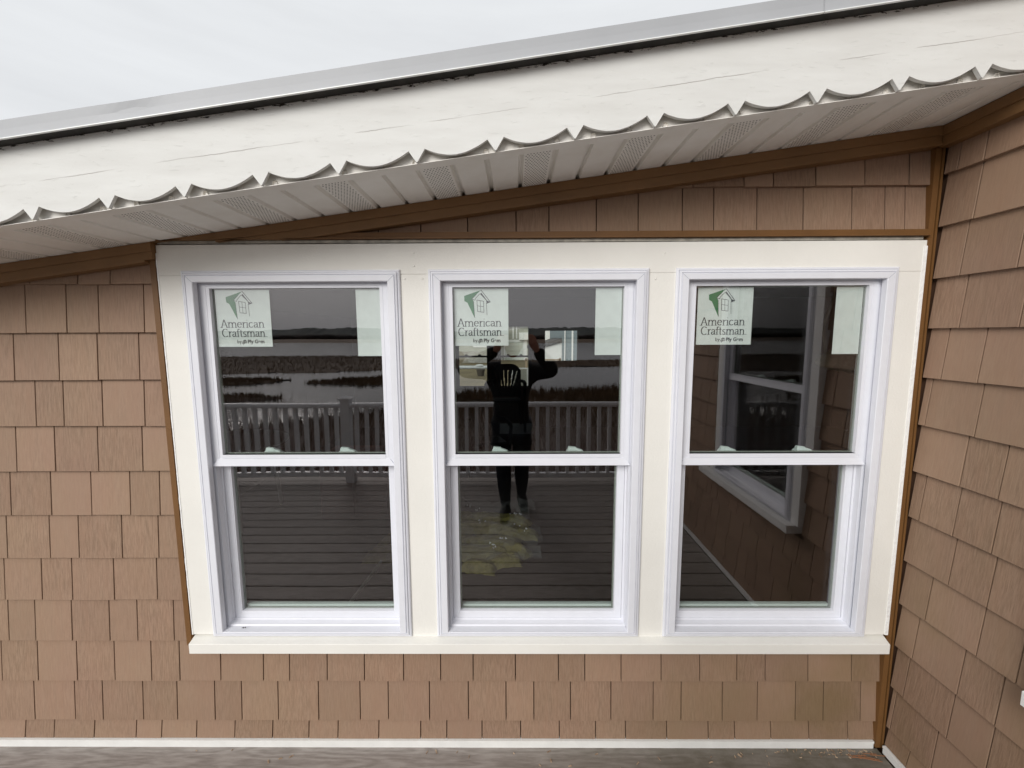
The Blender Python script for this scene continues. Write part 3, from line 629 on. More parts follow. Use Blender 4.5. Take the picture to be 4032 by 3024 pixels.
def window(x0, x1, zt, zb, label, group, stickers=(.0905, .616), tilt=(0, 0), rot=None, loc=(0, 0, 0), mz=1.2575, locks=True, ret=False):
    w_ = empty('double_hung_window', loc, label, 'window', group, rot=rot)
    fl = .012
    # outer frame: stepped flange all round, jamb track, sill
    f = MB()
    f.ring(x0, x1, zb, zt, [(0, .002), (0, -.006), (.004, -.009), (.0075, -.0095), (.0085, -.0065), (.0100, -.0065), (.0110, -.0125), (.0165, -.0140), (.0180, -.0105), (.0195, -.0105), (.0205, -.0150),
        ((.0430, .0400, .0430, .0225), -.0150), ((.0450, .0420, .0450, .0245), -.0130), ((.0450, .0420, .0450, .0245), .002)])
    f.ring(x0, x1, zb, zt, [((.036, .034, .036, .010), .002), ((.0450, .0420, .0450, .0200), .002), ((.0450, .0420, .0450, .0200), .0085), ((.0375, .0400, .0375, .0200), .0085),
        ((.0375, .0400, .0375, .0200), .0190), ((.0500, .0480, .0500, .0200), .0190), ((.0500, .0480, .0500, .0200), .0440), ((.0560, .0560, .0560, .0200), .0450), ((.0560, .0560, .0560, .0200), .085), ((.02, .02, .02, .01), .085)])
    fr = f.build('frame', M_VINYL, w_)
    cw = MB()
    for cx, cz, dx, dz in ((x0, zb, 1, 1), (x1, zb, -1, 1), (x0, zt, 1, -1), (x1, zt, -1, -1)):
        a_, b_ = .0208, (.0428 if dz < 0 else .0222)
        q = .0004
        P = [(cx+dx*a_-q, cz+dz*a_+q*dx*dz), (cx+dx*a_+q, cz+dz*a_-q*dx*dz), (cx+dx*b_+q, cz+dz*b_*(.97 if dz < 0 else 1)-q*dx*dz), (cx+dx*b_-q, cz+dz*b_*(.97 if dz < 0 else 1)+q*dx*dz)]
        cw.hexa([(x, -.0151, z) for x, z in P]+[(x, -.0153, z) for x, z in P])
    cw.build('corner_weld', M_VINYLD, fr)
    s = MB()
    xa, xb = x0+.0455, x1-.0455
    prof = [(-.0145, zb+.0125), (-.0145, zb+.0165), (-.008, zb+.0185), (-.006, zb+.0245), (.018, zb+.027), (.021, zb+.0325), (.044, zb+.036), (.046, zb+.042), (.125, zb+.044), (.125, zb+.0)]
    n = len(s.v)
    for x in (xa, xb): s.v += [(x, y, z) for y, z in prof]
    m_ = len(prof)
    s.f += [[n+i, n+(i+1) % m_, n+m_+(i+1) % m_, n+m_+i] for i in range(m_)]+[list(range(n, n+m_)), list(range(n+m_, n+2*m_))[::-1]]
    s.build('sill_frame', M_VINYL, w_)
    t = MB()
    t.box(x0+.0376, x0+.0382, .0095, .0185, zb+.03, mz-.01); t.box(x1-.0382, x1-.0376, .0095, .0185, zb+.03, mz-.01); t.build('track', M_VINYLD, w_)
    # upper sash
    us = MB(); ob, ot = mz+.0285, zt-.061     # glass opening
    us.ring(x0+.0505, x1-.0505, mz-.012, zt-.0485, [(0, .019), (0, .0150), ((.0190, .0050, .0190, .0190), .0150), ((.0195, .0055, .0195, .0195), .0162), ((.0205, .0062, .0205, .0205), .0162), ((.0210, .0067, .0210, .0210), .0150),
        ((.0325, .0125, .0325, .0405), .0150), ((.0325, .0125, .0325, .0405), .0290), ((.0325, .0125, .0325, .0405), .044), (0, .044)])
    su = us.build('upper_sash', M_VINYL, w_)
    cr = MB(); z0, z1 = mz-.0150, mz+.0130
    cr.hexa([(x0+.0455, .0085, z0), (x1-.0455, .0085, z0), (x1-.0455, .044, z0), (x0+.0455, .044, z0), (x0+.068, .0125, z1), (x1-.068, .0125, z1), (x1-.068, .044, z1), (x0+.068, .044, z1)])
    cr.hexa([(x0+.0455, .0085, z0), (x0+.0675, .0122, z1), (x0+.0675, .044, z1), (x0+.0455, .044, z0), (x0+.0455, .0105, z0+.004), (x0+.0675, .0125, z1+.0006), (x0+.0675, .044, z1+.0006), (x0+.0455, .044, z0+.004)])
    cr.box(x0+.0828, x1-.0828, .0130, .044, z1+.0015, ob); cr.build('check_rail', M_VINYL, su)
    def pane(sash, px0, px1, pz0, pz1, y, tl, bow):
        for nm, yy, t_ in (('pane', y, 0), ('pane', y+.013, tl)):
            mb = MB(); nx = 10; nz_ = 10; cz = (pz0+pz1)/2; cx = (px0+px1)/2
            for lay in (0, .003):
                for j in range(nz_+1):
                    for i in range(nx+1):
                        u = -1+2*i/nx; v = -1+2*j/nz_; x = cx+u*(px1-px0)/2; z = cz+v*(pz1-pz0)/2
                        b_ = bow*(1-u*u)*(1-v*v)*(1 if yy == y else .8)
                        mb.v.append((x, yy+lay+b_+t_*(v*.3)+t_*.2*u, z))
            S = (nx+1)*(nz_+1)
            for j in range(nz_):
                for i in range(nx):
                    a = j*(nx+1)+i; mb.f.append([a, a+1, a+nx+2, a+nx+1]); mb.f.append([S+a, S+a+nx+1, S+a+nx+2, S+a+1])
            po = mb.build(nm, M_GLASS2 if ret else (M_GLASS if yy == y else M_GCLEAR), sash, smooth=True, fix=False)
            po.data.materials.append(M_GCLEAR)
            for k_, f_ in enumerate(po.data.polygons): f_.material_index = k_ % 2
        sp = MB(); sp.ring(px0, px1, pz0, pz1, [(0, y+.0035), (.0075, y+.0035), (.0075, y+.0125), (0, y+.0125)]); sp.build('spacer', M_SPACER, sash)
    px0, px1 = x0+.0805, x1-.0805
    pane(su, px0, px1, ob-.004, ot+.003, .0285, tilt[0], tilt[1])
    # lower sash
    ls = MB(); lb = zb+.0305; gb = zb+.0710; gt = mz-.018
    ls.ring(x0+.057, x1-.057, lb, mz+.021, [(0, .075), (0, .0500), ((.0235, .03, .0235, .033), .0500), ((.0245, .03, .0245, .034), .0512), ((.028, .035, .028, .0400), .0512), ((.028, .035, .028, .0405), .078), (0, .078)])
    sl = ls.build('lower_sash', M_VINYL, w_)
    lr = MB(); lr.box(x0+.064, x1-.064, .0455, .0500, lb+.004, lb+.0075); lr.box(x0+.062, x0+.075, .046, .050, lb-.006, lb+.001); lr.box(x1-.075, x1-.062, .046, .050, lb-.006, lb+.001); lr.build('lift_lip', M_VINYL, sl)
    pane(sl, x0+.083, x1-.083, gb-.005, gt+.003, .064, tilt[0]*.7, tilt[1]*.8)
    ir = MB(); ir.box(x0+.086, x1-.086, .079, .095, gb-.002, gb+.011); ir.build('inner_lift_rail', M_LOCK, sl)
    if locks:
        for c in (.253, .549):
            lk = MB(); cx = x0+c
            lk.hexa([(cx-.035, .048, mz+.0215), (cx+.035, .048, mz+.0215), (cx+.035, .082, mz+.0215), (cx-.035, .082, mz+.0215), (cx-.030, .052, mz+.032), (cx+.026, .052, mz+.028), (cx+.026, .078, mz+.028), (cx-.030, .078, mz+.032)])
            lk.hexa([(cx-.030, .055, mz+.031), (cx+.008, .055, mz+.029), (cx+.008, .075, mz+.029), (cx-.030, .075, mz+.031), (cx-.026, .058, mz+.0455), (cx+.004, .058, mz+.0425), (cx+.004, .072, mz+.0425), (cx-.026, .072, mz+.0455)])
            lk.hexa([(cx+.004, .056, mz+.0285), (cx+.030, .056, mz+.0245), (cx+.030, .070, mz+.0245), (cx+.004, .070, mz+.0285), (cx+.004, .056, mz+.040), (cx+.030, .056, mz+.031), (cx+.030, .070, mz+.031), (cx+.004, .070, mz+.040)])
            lk.build('sash_lock', M_LOCK, sl, bevel=.0015)
        for c in (.100, .697):
            lk = MB(); lk.box(x0+c-.014, x0+c+.014, .050, .058, mz+.0215, mz+.0265); lk.build('tilt_latch', M_LOCK, sl)
    if stickers:
        sticker(w_, x0+stickers[0], zt-.0605, .0325); sticker(w_, x0+stickers[1], zt-.0605, .0325, False, .098, .253)
    return w_
G = 'double-hung windows set side by side in the cream casing'
wa = window(*WIN[0], WT, WB, 'left white double-hung window with railing post and marsh reflected in its upper pane', G, (.0905, .6185), (.0005, .0004))
wb_ = window(*WIN[1], WT, WB, 'middle white double-hung window with the standing photographer reflected in its glass', G, (.0840, .6140), (.0007, -.0002))
wc = window(*WIN[2], WT, WB, 'right white double-hung window with brown shingles and another window reflected in it', G, (.0970, .6080), (.0004, .0003))
wr = window(-.445, .445, RW[3], RW[2], 'white double-hung window in the right-hand shingled wall with a deep white sill', None, None, (0, 0), rot=(0, 0, R(-90)), loc=(1.489, -.945, 0), mz=1.445, ret=True)
mb = MB()
mb.box(1.482, 1.524, -1.45, -1.392, .73, 2.21); mb.box(1.482, 1.524, -.498, -.44, .73, 2.21); mb.box(1.482, 1.524, -1.392, -.498, 2.162, 2.21)
rc = thing(mb, 'window_casing', M_WHITE, 'white casing boards around the window in the right-hand wall', 'window casing')
mb = MB(); mb.box(1.438, 1.524, -1.535, -.462, .683, .728); mb.build('sill', M_WHITE, rc, bevel=.002)
t = MB(); t.box(1.486, 1.524, -1.476, -1.452, .66, 2.23)
thing(t, 'window_trim', M_BROWN, 'narrow brown strip on the far side of the window in the right-hand wall', 'trim')
# insect on the sill of the left window
mb = MB(); mb.ball((-1.093, .0, .5785), (.0045, .002, .002), 8, 6); mb.ball((-1.086, .001, .579), (.0025, .0015, .0022), 8, 6); mb.ball((-1.099, .0, .578), (.002, .0012, .0012), 8, 6)
thing(mb, 'dead_fly', M_BLACK, 'small dead fly lying on the sill of the left window', 'fly', smooth=True)

# ------------------------------------------------------------------ roof edge: soffit, scalloped board, metal edge
roof = empty('roof_overhang', (0, 0, 0), 'sloping roof overhang with ribbed white soffit, scalloped white board and grey metal edge', 'roof')
YF, YI = -.345, -.325
PX = .0995; X0 = -.875
holes = MB()
k0 = int((-3.1-X0)/PX); k1 = int((1.485-X0)/PX)
for k in range(k0, k1+1):
    xa = X0+PX*k; xb = min(xa+PX, 1.484); g = .0085; d = .0135
    if xb-xa < .03: continue
    P = [(xa, d), (xa+g-.004, d), (xa+g, 0), (xb-g, 0), (xb-g+.004, d), (xb, d)]
    mb = MB(); n = len(P)
    dz = .0006*mn.noise((k*3.1, 0, 0))
    for y in (YI, .034): mb.v += [(x, y, soff(x)+h+dz) for x, h in P]
    mb.v += [(x, YI, soff(x)+h+dz+.0015) for x, h in P]+[(x, .034, soff(x)+h+dz+.0015) for x, h in P]
    for i in range(n-1): mb.f += [[i, i+1, n+i+1, n+i], [2*n+i, 3*n+i, 3*n+i+1, 2*n+i+1]]
    o = mb.build('soffit_panel', M_SOFFIT, roof, fix=False)
    if k % 3 == 0:
        o['label'] = 'perforated soffit strip'
        ww = xb-xa-2*g-.010; nc = 8; ny = 26
        for j in range(ny):
            for c in range(nc):
                x = xa+g+.006+ww*(c+(.5 if j % 2 else 0))/nc; y = -.295+.29*j/ny-.0
                r = .0025; z = soff(x)+dz-.0002
                holes.quad(*[(x+r*math.cos(a), y+r*math.sin(a), z+SL*r*math.cos(a)) for a in (0, math.pi/3, 2*math.pi/3, math.pi, 4*math.pi/3, 5*math.pi/3)])
o = holes.build('perforations', M_HOLE, roof, fix=False); o['kind'] = 'stuff'
# inner receiving strip behind the scallops
mb = MB()
def sweep(mb, x0, x1, prof, n=1):
    """prof: (y, dz from soffit line)"""
    b = len(mb.v); m_ = len(prof)
    for i in range(n+1):
        x = x0+(x1-x0)*i/n; mb.v += [(x, y, soff(x)+h) for y, h in prof]
    for i in range(n):
        for j in range(m_): a = b+i*m_; mb.f.append([a+j, a+(j+1) % m_, a+m_+(j+1) % m_, a+m_+j])
    mb.f.append(list(range(b, b+m_))); mb.f.append(list(range(b+n*m_, b+(n+1)*m_))[::-1])
    return mb
sweep(mb, -3.1, 1.484, [(-.3330, -.0004), (-.3335, -.0020), (-.2960, -.0032), (-.2960, .0002), (-.3170, .0002), (-.3170, .09), (-.3200, .09), (-.3200, -.0004)]); mb.build('soffit_channel', M_SOFFIT, roof)
# scalloped board
P = .2174; T0 = -1.355
bot = []
for k in range(-8, 15):
    x = T0+P*k
    if x > 1.50: break
    bot += [(x-.0225, .0300), (x-.002, -.0008), (x+.0015, -.0010), (x+.0225, .0305)]
    c0, c1 = x+.0225, x+P-.0225
    for i in range(1, 14):
        s = i/14; u = 2*s-1; bot.append((c0+(c1-c0)*s, .0040+.0262*abs(u)**1.9+.0006*mn.noise((c0*30+i, 0, 0))))
xe = 1.5; bot = [b for b in bot if -3.05 < b[0] < xe]
bot = [(-3.1, .02)]+bot+[(xe, bot[-1][1])]
top = [(xe, .200), (-3.1, .200)]
loop = [(x, soff(x)+h) for x, h in bot+top]
bm = bmesh.new(); vf = [bm.verts.new((x, YF, z)) for x, z in loop]; f = bm.faces.new(vf)
r_ = bmesh.ops.extrude_face_region(bm, geom=[f]); bmesh.ops.translate(bm, verts=[v for v in r_['geom'] if isinstance(v, bmesh.types.BMVert)], vec=(0, .0105, 0))
bmesh.ops.recalc_face_normals(bm, faces=bm.faces); bmesh.ops.triangulate(bm, faces=[f for f in bm.faces if len(f.verts) > 4])
me = bpy.data.meshes.new('scalloped_board'); bm.to_mesh(me); bm.free(); me.materials.append(M_FASCIA)
o = bpy.data.objects.new('scalloped_board', me); COL.objects.link(o); o.parent = roof
# roof edge underside with its shade in the colour, metal drip edge in two lengths
mb = MB(); sweep(mb, -3.1, 1.5, [(YF-.0275, .2005), (YF-.0275, .212), (YF+.02, .212), (YF+.02, .2005)], 1); mb.build('roof_edge_board', M_DRIPD, roof)
def drip(xa, xb):
    n = max(4, int((xb-xa)/.03)); mb = MB(); li = MB(); b = 0
    for i in range(n+1):
        x = xa+(xb-xa)*i/n; dn = .0035*math.exp(-((x+1.02)/.07)**2); wv = .0007*mn.noise((x*7, 0, 0)); y = -.3785+wv+dn*.5; zb_ = soff(x)+.2005+wv+dn*.25; zt_ = soff(x)+.2480
        mb.v += [(x, y+.0, zb_), (x, y+.0012+dn*.9, (zb_+zt_)/2), (x, y+.0008, zt_), (x, y+.03, zt_+.002), (x, y+.03, zt_-.001), (x, y+.0035, zt_-.003), (x, y+.0030, zb_)]
        li.v += [(x, y-.0035, zb_-.0012), (x, y-.0035, zb_+.0010), (x, y-.0002, zb_+.0022), (x, y+.003, zb_+.001), (x, y+.003, zb_-.0012)]
    for i in range(n):
        for j in range(7): mb.f.append([i*7+j, i*7+(j+1) % 7, i*7+7+(j+1) % 7, i*7+7+j])
        for j in range(5): li.f.append([i*5+j, i*5+(j+1) % 5, i*5+5+(j+1) % 5, i*5+5+j])
    d = mb.build('drip_edge', M_METAL, roof); li.build('lip', M_LIP, d)
drip(-3.1, .7955); drip(.7972, 1.5)
mb = MB(); sweep(mb, -3.1, 1.5, [(-.352, .2225), (-.352, .2475), (6.7, .2475), (6.7, .2225)], 1); mb.build('roof_deck', M_ROOF, roof)
mb = MB(); mb.box(1.65, 6, -3.3, 6.7, 3.0, 3.1); mb.box(1.5, 1.65, -3.3, .15, 3.0, 3.1); mb.build('roof_deck', M_ROOF, roof)

# ------------------------------------------------------------------ room behind the windows
room = tag(bpy.data.objects.new('room', None), kind='structure'); COL.objects.link(room)
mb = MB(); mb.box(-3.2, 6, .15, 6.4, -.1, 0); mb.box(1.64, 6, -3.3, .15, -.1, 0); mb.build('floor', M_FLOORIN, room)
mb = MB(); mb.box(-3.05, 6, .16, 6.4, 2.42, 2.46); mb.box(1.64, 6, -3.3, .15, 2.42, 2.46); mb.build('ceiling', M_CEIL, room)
YB = 6.4
BW = [(-1.075, -.508, .77, 1.93), (-.287, .272, .77, 1.93)]; BO = (.565, 1.18, 1.262, 1.828)
mb = MB(); mb.box(-3.2, -3.05, .15, YB, 0, 2.42); mb.box(6, 6.15, -3.3, YB, 0, 2.42); mb.box(1.64, 6, -3.45, -3.3, 0, 3.0)
y0, y1 = YB, YB+.14
def hole_wall(mb, x0, x1, z0, z1, holes_):
    xs = sorted({x0, x1, *[h[0] for h in holes_], *[h[1] for h in holes_]})
    for a, b in zip(xs, xs[1:]):
        zz = z0
        for h in sorted([h for h in holes_ if h[0] <= a and h[1] >= b], key=lambda h: h[2]):
            mb.box(a, b, y0, y1, zz, h[2]); zz = h[3]
        mb.box(a, b, y0, y1, zz, z1)
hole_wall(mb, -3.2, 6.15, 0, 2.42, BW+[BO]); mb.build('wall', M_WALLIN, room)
M_DARKF = mat('dark_window_frame', (.035, .028, .024), .5)
for i, (a, b, c, d) in enumerate(BW):
    f = MB(); f.ring(a-.04, b+.04, c-.04, d+.04, [(0, YB-.02), (0, YB), (.041, YB), (.041, YB-.02)]); f.ring(a, b, c, d, [(0, YB+.03), (.022, YB+.03), (.022, YB+.06), (0, YB+.06)])
    o = thing(f, 'double_hung_window', M_DARKF, ('left' if i == 0 else 'right')+' one of two dark framed windows in the far wall of the room', 'window', 'dark framed windows in the far wall of the room')
    r = MB(); zm = 1.352; r.box(a+.022, b-.022, YB+.03, YB+.06, zm-.018, zm+.016); r.build('check_rail', M_DARKF, o)
    for t_ in (.28, .72): q = MB(); cx = a+(b-a)*t_; q.box(cx-.03, cx+.03, YB+.028, YB+.05, zm+.017, zm+.03); q.box(cx-.018, cx+.018, YB+.03, YB+.048, zm+.031, zm+.040); q.build('sash_lock', M_DARKF, o)
    g = MB(); g.box(a+.02, b-.02, YB+.042, YB+.046, c+.02, zm-.018); g.build('pane', M_GCLEAR, o); g = MB(); g.box(a+.02, b-.02, YB+.042, YB+.046, zm+.016, d-.02); g.build('pane', M_GCLEAR, o)
M_SHEET = mat('dusty_glass_film', (.7, .72, .68), .8)
# resin chairs
M_CHAIR = mat('dark_green_resin', (.018, .022, .020), .7, .2)
def chair(loc, rz, label):
    e = empty('plastic_chair', loc, label, 'chair', 'dark resin armchairs inside the room', rot=(0, 0, rz))
    # back with fan of slots, faces -y
    n = 24; outer = []
    W0, H0, H1 = .215, .43, .90
    def bx(t): return W0*(.80+.20*math.sin(math.pi*min(1, t*1.1)))
    mb = MB(); cols = [-.215, -.150, -.108, -.062, -.020, .020, .062, .108, .150, .215]
    slots = [(-.135, -.165), (-.085, -.100), (-.030, -.036), (.024, .028), (.080, .094), (.130, .158)]
    def prof(x, z):      # back leans to +y with height, curved round the sitter
        return .20+.10*(z-H0)/.47-.25*x*x*2
    nx, nz_ = 44, 30; idx = {}
    def arch_top(x): return H1-.10*(abs(x)/.215)**4
    for j in range(nz_):
        for i in range(nx):
            xa = -.215+.43*i/nx; xb = -.215+.43*(i+1)/nx; za = H0+(arch_top((xa+xb)/2)-H0)*j/nz_; zb2 = H0+(arch_top((xa+xb)/2)-H0)*(j+1)/nz_
            cx, cz = (xa+xb)/2, (za+zb2)/2; sc_ = .88+.12*min(1, (cz-H0)/.2)
            cut = False
            if .56 < cz < .80:
                for sb, st in slots:
                    sx = sb*.75+(st*1.02-sb*.75)*(cz-.56)/.24
                    if abs(cx-sx) < .0062: cut = True
            if cut: continue
            P = []
            for (x, z) in ((xa, za), (xb, za), (xb, H0+(arch_top((xb+xa)/2)-H0)*(j+1)/nz_), (xa, zb2)):
                P.append((x*sc_, prof(x, z), z))
            mb.quad(*P); mb.quad(*[(x, y+.006, z) for x, y, z in P[::-1]])
    for i in range(nx):
        xa = -.215+.43*i/nx; xb = xa+.43/nx; z = arch_top((xa+xb)/2); mb.quad((xa, prof(xa, z), z), (xb, prof(xb, z), z), (xb, prof(xb, z)+.006, z), (xa, prof(xa, z)+.006, z))
    mb.build('backrest', M_CHAIR, e, fix=False)
    mb = MB(); mb.hexa([(-.22, -.22, .40), (.22, -.22, .40), (.20, .22, .385), (-.20, .22, .385), (-.22, -.22, .425), (.22, -.22, .425), (.20, .22, .41), (-.20, .22, .41)]); mb.build('seat', M_CHAIR, e, bevel=.008)
    for sx in (-1, 1):
        mb = MB(); mb.tube([(sx*.19, .24, .66), (sx*.255, .12, .655), (sx*.265, -.12, .645), (sx*.262, -.24, .62)], [.02, .025, .028, .022], 8); mb.build('armrest', M_CHAIR, e, smooth=True)
        mb = MB(); mb.tube([(sx*.262, -.235, .64), (sx*.245, -.22, .40), (sx*.265, -.25, 0)], [.022, .026, .018], 8); mb.build('leg', M_CHAIR, e, smooth=True)
        mb = MB(); mb.tube([(sx*.20, .23, .66), (sx*.19, .23, .40), (sx*.22, .30, 0)], [.02, .024, .018], 8); mb.build('leg', M_CHAIR, e, smooth=True)
    return e
sx, sy = -.13, 4.35
chair((sx, sy, .43), 0, 'dark resin chair with slotted back standing on the chest before the bright window')
chair((-.36, 3.75, 0), R(14), 'dark resin chair on the floor in front of the chest')
mb = MB(); mb.box(-.38, .38, -.34, .34, 0, .40); ch = thing(mb, 'storage_chest', mat('dark_chest_wood', (.03, .024, .02), .85, .1), 'low dark wooden chest carrying a chair inside the room', 'chest', loc=(sx, sy, 0), bevel=.004)
mb = MB(); mb.box(-.39, .39, -.35, .35, .402, .43); mb.build('lid', M_CHAIR, ch, bevel=.003)
# round table
M_TBL = mat('pale_table_top', (.55, .55, .52), .35, .5)
tb = empty('round_table', (-2.78, 2.35, 0), 'round pale patio table stored inside behind the left window', 'table')
mb = MB(); mb.tube([(0, 0, .725), (0, 0, .735), (0, 0, .745)], [.55, .56, .555], 48); mb.build('tabletop', M_TBL, tb)
for k in range(4):
    a = math.pi/4+k*math.pi/2; mb = MB(); mb.tube([(.42*math.cos(a), .42*math.sin(a), .725), (.47*math.cos(a), .47*math.sin(a), 0)], .018, 8); mb.build('leg', M_TBL, tb)
M_RED = mat('reddish_cabinet', (.15, .045, .035), .6, var=.2, vscale=3)
cb = empty('cabinet', (-1.52, 2.3, 0), 'low reddish wooden cabinet inside behind the left window', 'cabinet')
mb = MB(); mb.box(-.33, .33, .0, .4, 0, .62); mb.build('body', M_RED, cb, bevel=.004)
for a in (-.31, .01): mb = MB(); mb.box(a, a+.30, -.015, -.001, .04, .58); mb.build('door', M_RED, cb, bevel=.004)
mb = MB(); mb.tube([(-1.15, .35, .0), (-1.0, 1.9, .015)], .012, 6); thing(mb, 'wood_strip', M_TBL, 'thin pale strip of wood lying on the floor inside the left window', 'wood strip')
# insulation
M_INS = mat('yellow_fibreglass', (.30, .265, .09), .95, .1, var=.25, vscale=14, bump=.01, bscale=60)
INS = [(-.62,1.62,1.15,.20,2),(-.55,1.82,1.2,.20,-3),(-.48,2.06,1.1,.18,4),(-.55,2.28,.95,.18,0),(-.10,1.50,.28,.14,12),(-.27,1.43,.26,.15,-10),(-.06,1.72,.42,.12,-38),(.02,1.95,.36,.12,-14),(-.06,2.22,.42,.15,-22)]
lab = ['longest low', 'second long', 'third long', 'rearmost long', 'small front', 'square front left', 'slanting', 'right-hand curled', 'upper right torn']
for (x, y, l, wd, a), lb in zip(INS, lab):
    mb = MB(); nx, ny = 22, 10
    for j in range(ny+1):
        for i in range(nx+1):
            u = -1+2*i/nx; v = -1+2*j/ny
            e_ = max(0, (1-abs(u)**5)*(1-abs(v)**3)); px_ = u*l/2+.02*mn.noise((u*2+x*9, v*3, y)); py_ = v*wd/2+.02*mn.noise((u*3, v*2+x*5, y*3))
            mb.v.append((px_, py_, .004+e_**.5*(.06+.04*mn.noise((u*3*l, v*2, x*7)))+.012*mn.noise((u*9, v*7, y*5))*e_))
    for j in range(ny):
        for i in range(nx): q = j*(nx+1)+i; mb.f.append([q, q+1, q+nx+2, q+nx+1])
    o = mb.build('insulation_batt', M_INS, smooth=True, fix=False, loc=(x, y, .0)); o.rotation_euler = (0, 0, R(a))
    tag(o, lb+' strip of yellow fibreglass insulation in the pile on the room floor', 'insulation', 'strips of yellow insulation piled on the floor inside')
M_FILM = bpy.data.materials.new('clear_plastic_film'); M_FILM.use_nodes = True; b = M_FILM.node_tree.nodes['Principled BSDF']; b.inputs['Alpha'].default_value = .18; b.inputs['Roughness'].default_value = .12; b.inputs['Base Color'].default_value = (.75, .77, .78, 1); b.inputs['Specular IOR Level'].default_value = 1
mb = MB(); nx, ny = 40, 30
for j in range(ny+1):
    for i in range(nx+1):
        x = -.95+1.15*i/nx; y = 1.34+1.15*j/ny; mb.v.append((x+.04*mn.noise((x*4, y*4, 1)), y+.04*mn.noise((x*4, y*4, 5)), .125+.05*mn.noise((x*6, y*6, 0))+.03*mn.noise((x*19, y*19, 3))))
for j in range(ny):
    for i in range(nx):
        q = j*(nx+1)+i
        if mn.noise((i*.16, j*.16, 8)) > -.12: mb.f.append([q, q+1, q+nx+2, q+nx+1])
thing(mb, 'plastic_film', M_FILM, 'torn clear plastic film crumpled over the yellow insulation', 'plastic film', fix=False)
mb = MB(); r5 = random.Random(3)
for x, y in ((.02, 2.12), (-.03, 2.1), (.06, 1.78), (-.18, 1.56), (-.16, 1.50), (-.44, 2.30), (-.10, 1.66), (-.36, 2.22), (.0, 1.9), (-.30, 1.95)):
    for _ in range(3): a = Vector((x+r5.uniform(-.03, .03), y+r5.uniform(-.02, .02), .12+r5.uniform(0, .02))); mb.quad(a, a+Vector((r5.uniform(.006, .02), r5.uniform(-.01, .01), .004)), a+Vector((r5.uniform(.0, .01), .01, r5.uniform(.005, .015))))
tag(mb.build('plastic_glints', mat('white_glint', (.85, .86, .88), .3), fix=False), 'bright white plastic scraps among the yellow insulation', 'glints', kind='stuff')  # highlights of the plastic, drawn as small white bits
M_BAG = mat('pale_cloth', (.24, .23, .16), .9, var=.2, vscale=20)
mb = MB(); mb.ball((1.88, .9, 1.60), (.11, .05, .075), 22, 16)
for i, v in enumerate(mb.v): k = 1+.75*mn.noise(Vector(v)*17)+.4*mn.noise(Vector(v)*41); mb.v[i] = (1.88+(v[0]-1.88)*k, .9+(v[1]-.9)*k, 1.60+(v[2]-1.60)*k)
mb.tube([(1.80, .9, 1.62), (1.76, .88, 1.78), (1.80, .87, 1.95)], .009, 6); mb.tube([(1.80, .87, 1.95), (1.80, .87, 2.42)], .003, 5)
thing(mb, 'cloth_bag', M_BAG, 'crumpled pale cloth bag hanging inside the right window', 'bag', smooth=True)

# ------------------------------------------------------------------ yard and neighbours seen through the room
M_NW = mat('neighbour_white_siding', (.72, .72, .70), .7, var=.04, vscale=4)
M_NB = mat('neighbour_slate_blue_siding', (.20, .245, .26), .7, var=.1, vscale=5)
M_NG = mat('neighbour_grey_siding', (.42, .42, .36), .7, var=.1, vscale=3)
M_NT = mat('neighbour_white_trim', (.80, .80, .78), .6)
M_NWIN = mat('dark_house_window', (.03, .035, .04), .1, .6)
GZ = -.3
h = empty('blue_house', (0, 0, 0), 'slate blue clapboard house corner with white corner boards seen through the room', 'house')
mb = MB(); mb.box(1.60, 5.5, 12.02, 18, GZ, 3.4); mb.build('wall', M_NB, h)
for k in range(27):
    z = GZ+.14*k; m2 = MB(); m2.hexa([(1.66, 12.0, z), (5.5, 12.0, z), (5.5, 12.019, z), (1.66, 12.019, z), (1.66, 12.014, z+.138), (5.5, 12.014, z+.138), (5.5, 12.019, z+.138), (1.66, 12.019, z+.138)]); m2.build('clapboard', M_NB, h)
mb = MB(); mb.box(1.575, 1.605, 11.98, 12.019, GZ, 3.4); mb.box(1.805, 1.855, 11.98, 12.019, GZ, 3.4); mb.build('corner_board', M_NT, h)
mb = MB(); mb.extrude_poly([(1.3, 3.4), (3.5, 4.9), (5.8, 3.4)], 11.8, 18.2); mb.build('roof', M_ROOF, h)
h = empty('white_house', (0, 0, 0), 'long white neighbouring house with low sloping roof seen through the room', 'house')
mb = MB(); mb.extrude_poly([(.6, GZ), (2.5, GZ), (2.5, 1.62), (1.9, 1.62), (.6, 1.24)], 13, 16); mb.build('wall', M_NW, h)
mb = MB(); mb.extrude_poly([(.5, 1.24), (.5, 1.34), (1.9, 1.74), (2.5, 1.74), (2.5, 1.62), (1.9, 1.62)], 12.9, 16.1); mb.build('roof', M_ROOF, h)
h = empty('tall_white_house', (0, 0, 0), 'tall white house far beyond the low white one seen through the room', 'house')
mb = MB(); mb.box(1.9, 8.0, 26, 34, GZ, 6); mb.build('wall', M_NW, h)
for x, z, a, c in ((2.35, 1.2, .12, 1.6), (3.0, 1.6, .10, 1.3), (4.2, 1.5, .7, 1.2), (6, 1.5, .7, 1.2)):
    f = MB(); f.ring(x-.06, x+a+.06, z-.06, z+c+.06, [(0, 25.96), (.06, 25.96), (.06, 25.999), (0, 25.999)]); o = f.build('window', M_NT, h); q = MB(); q.box(x, x+a, 25.985, 25.998, z, z+c); q.build('pane', M_NWIN, o)
mb = MB(); mb.extrude_poly([(1.5, 6), (5, 8.3), (8.4, 6)], 25.6, 34.4); mb.build('roof', M_ROOF, h)
mb = MB(); mb.box(.3, 1.42, 11.6, 11.66, .97, 1.01)
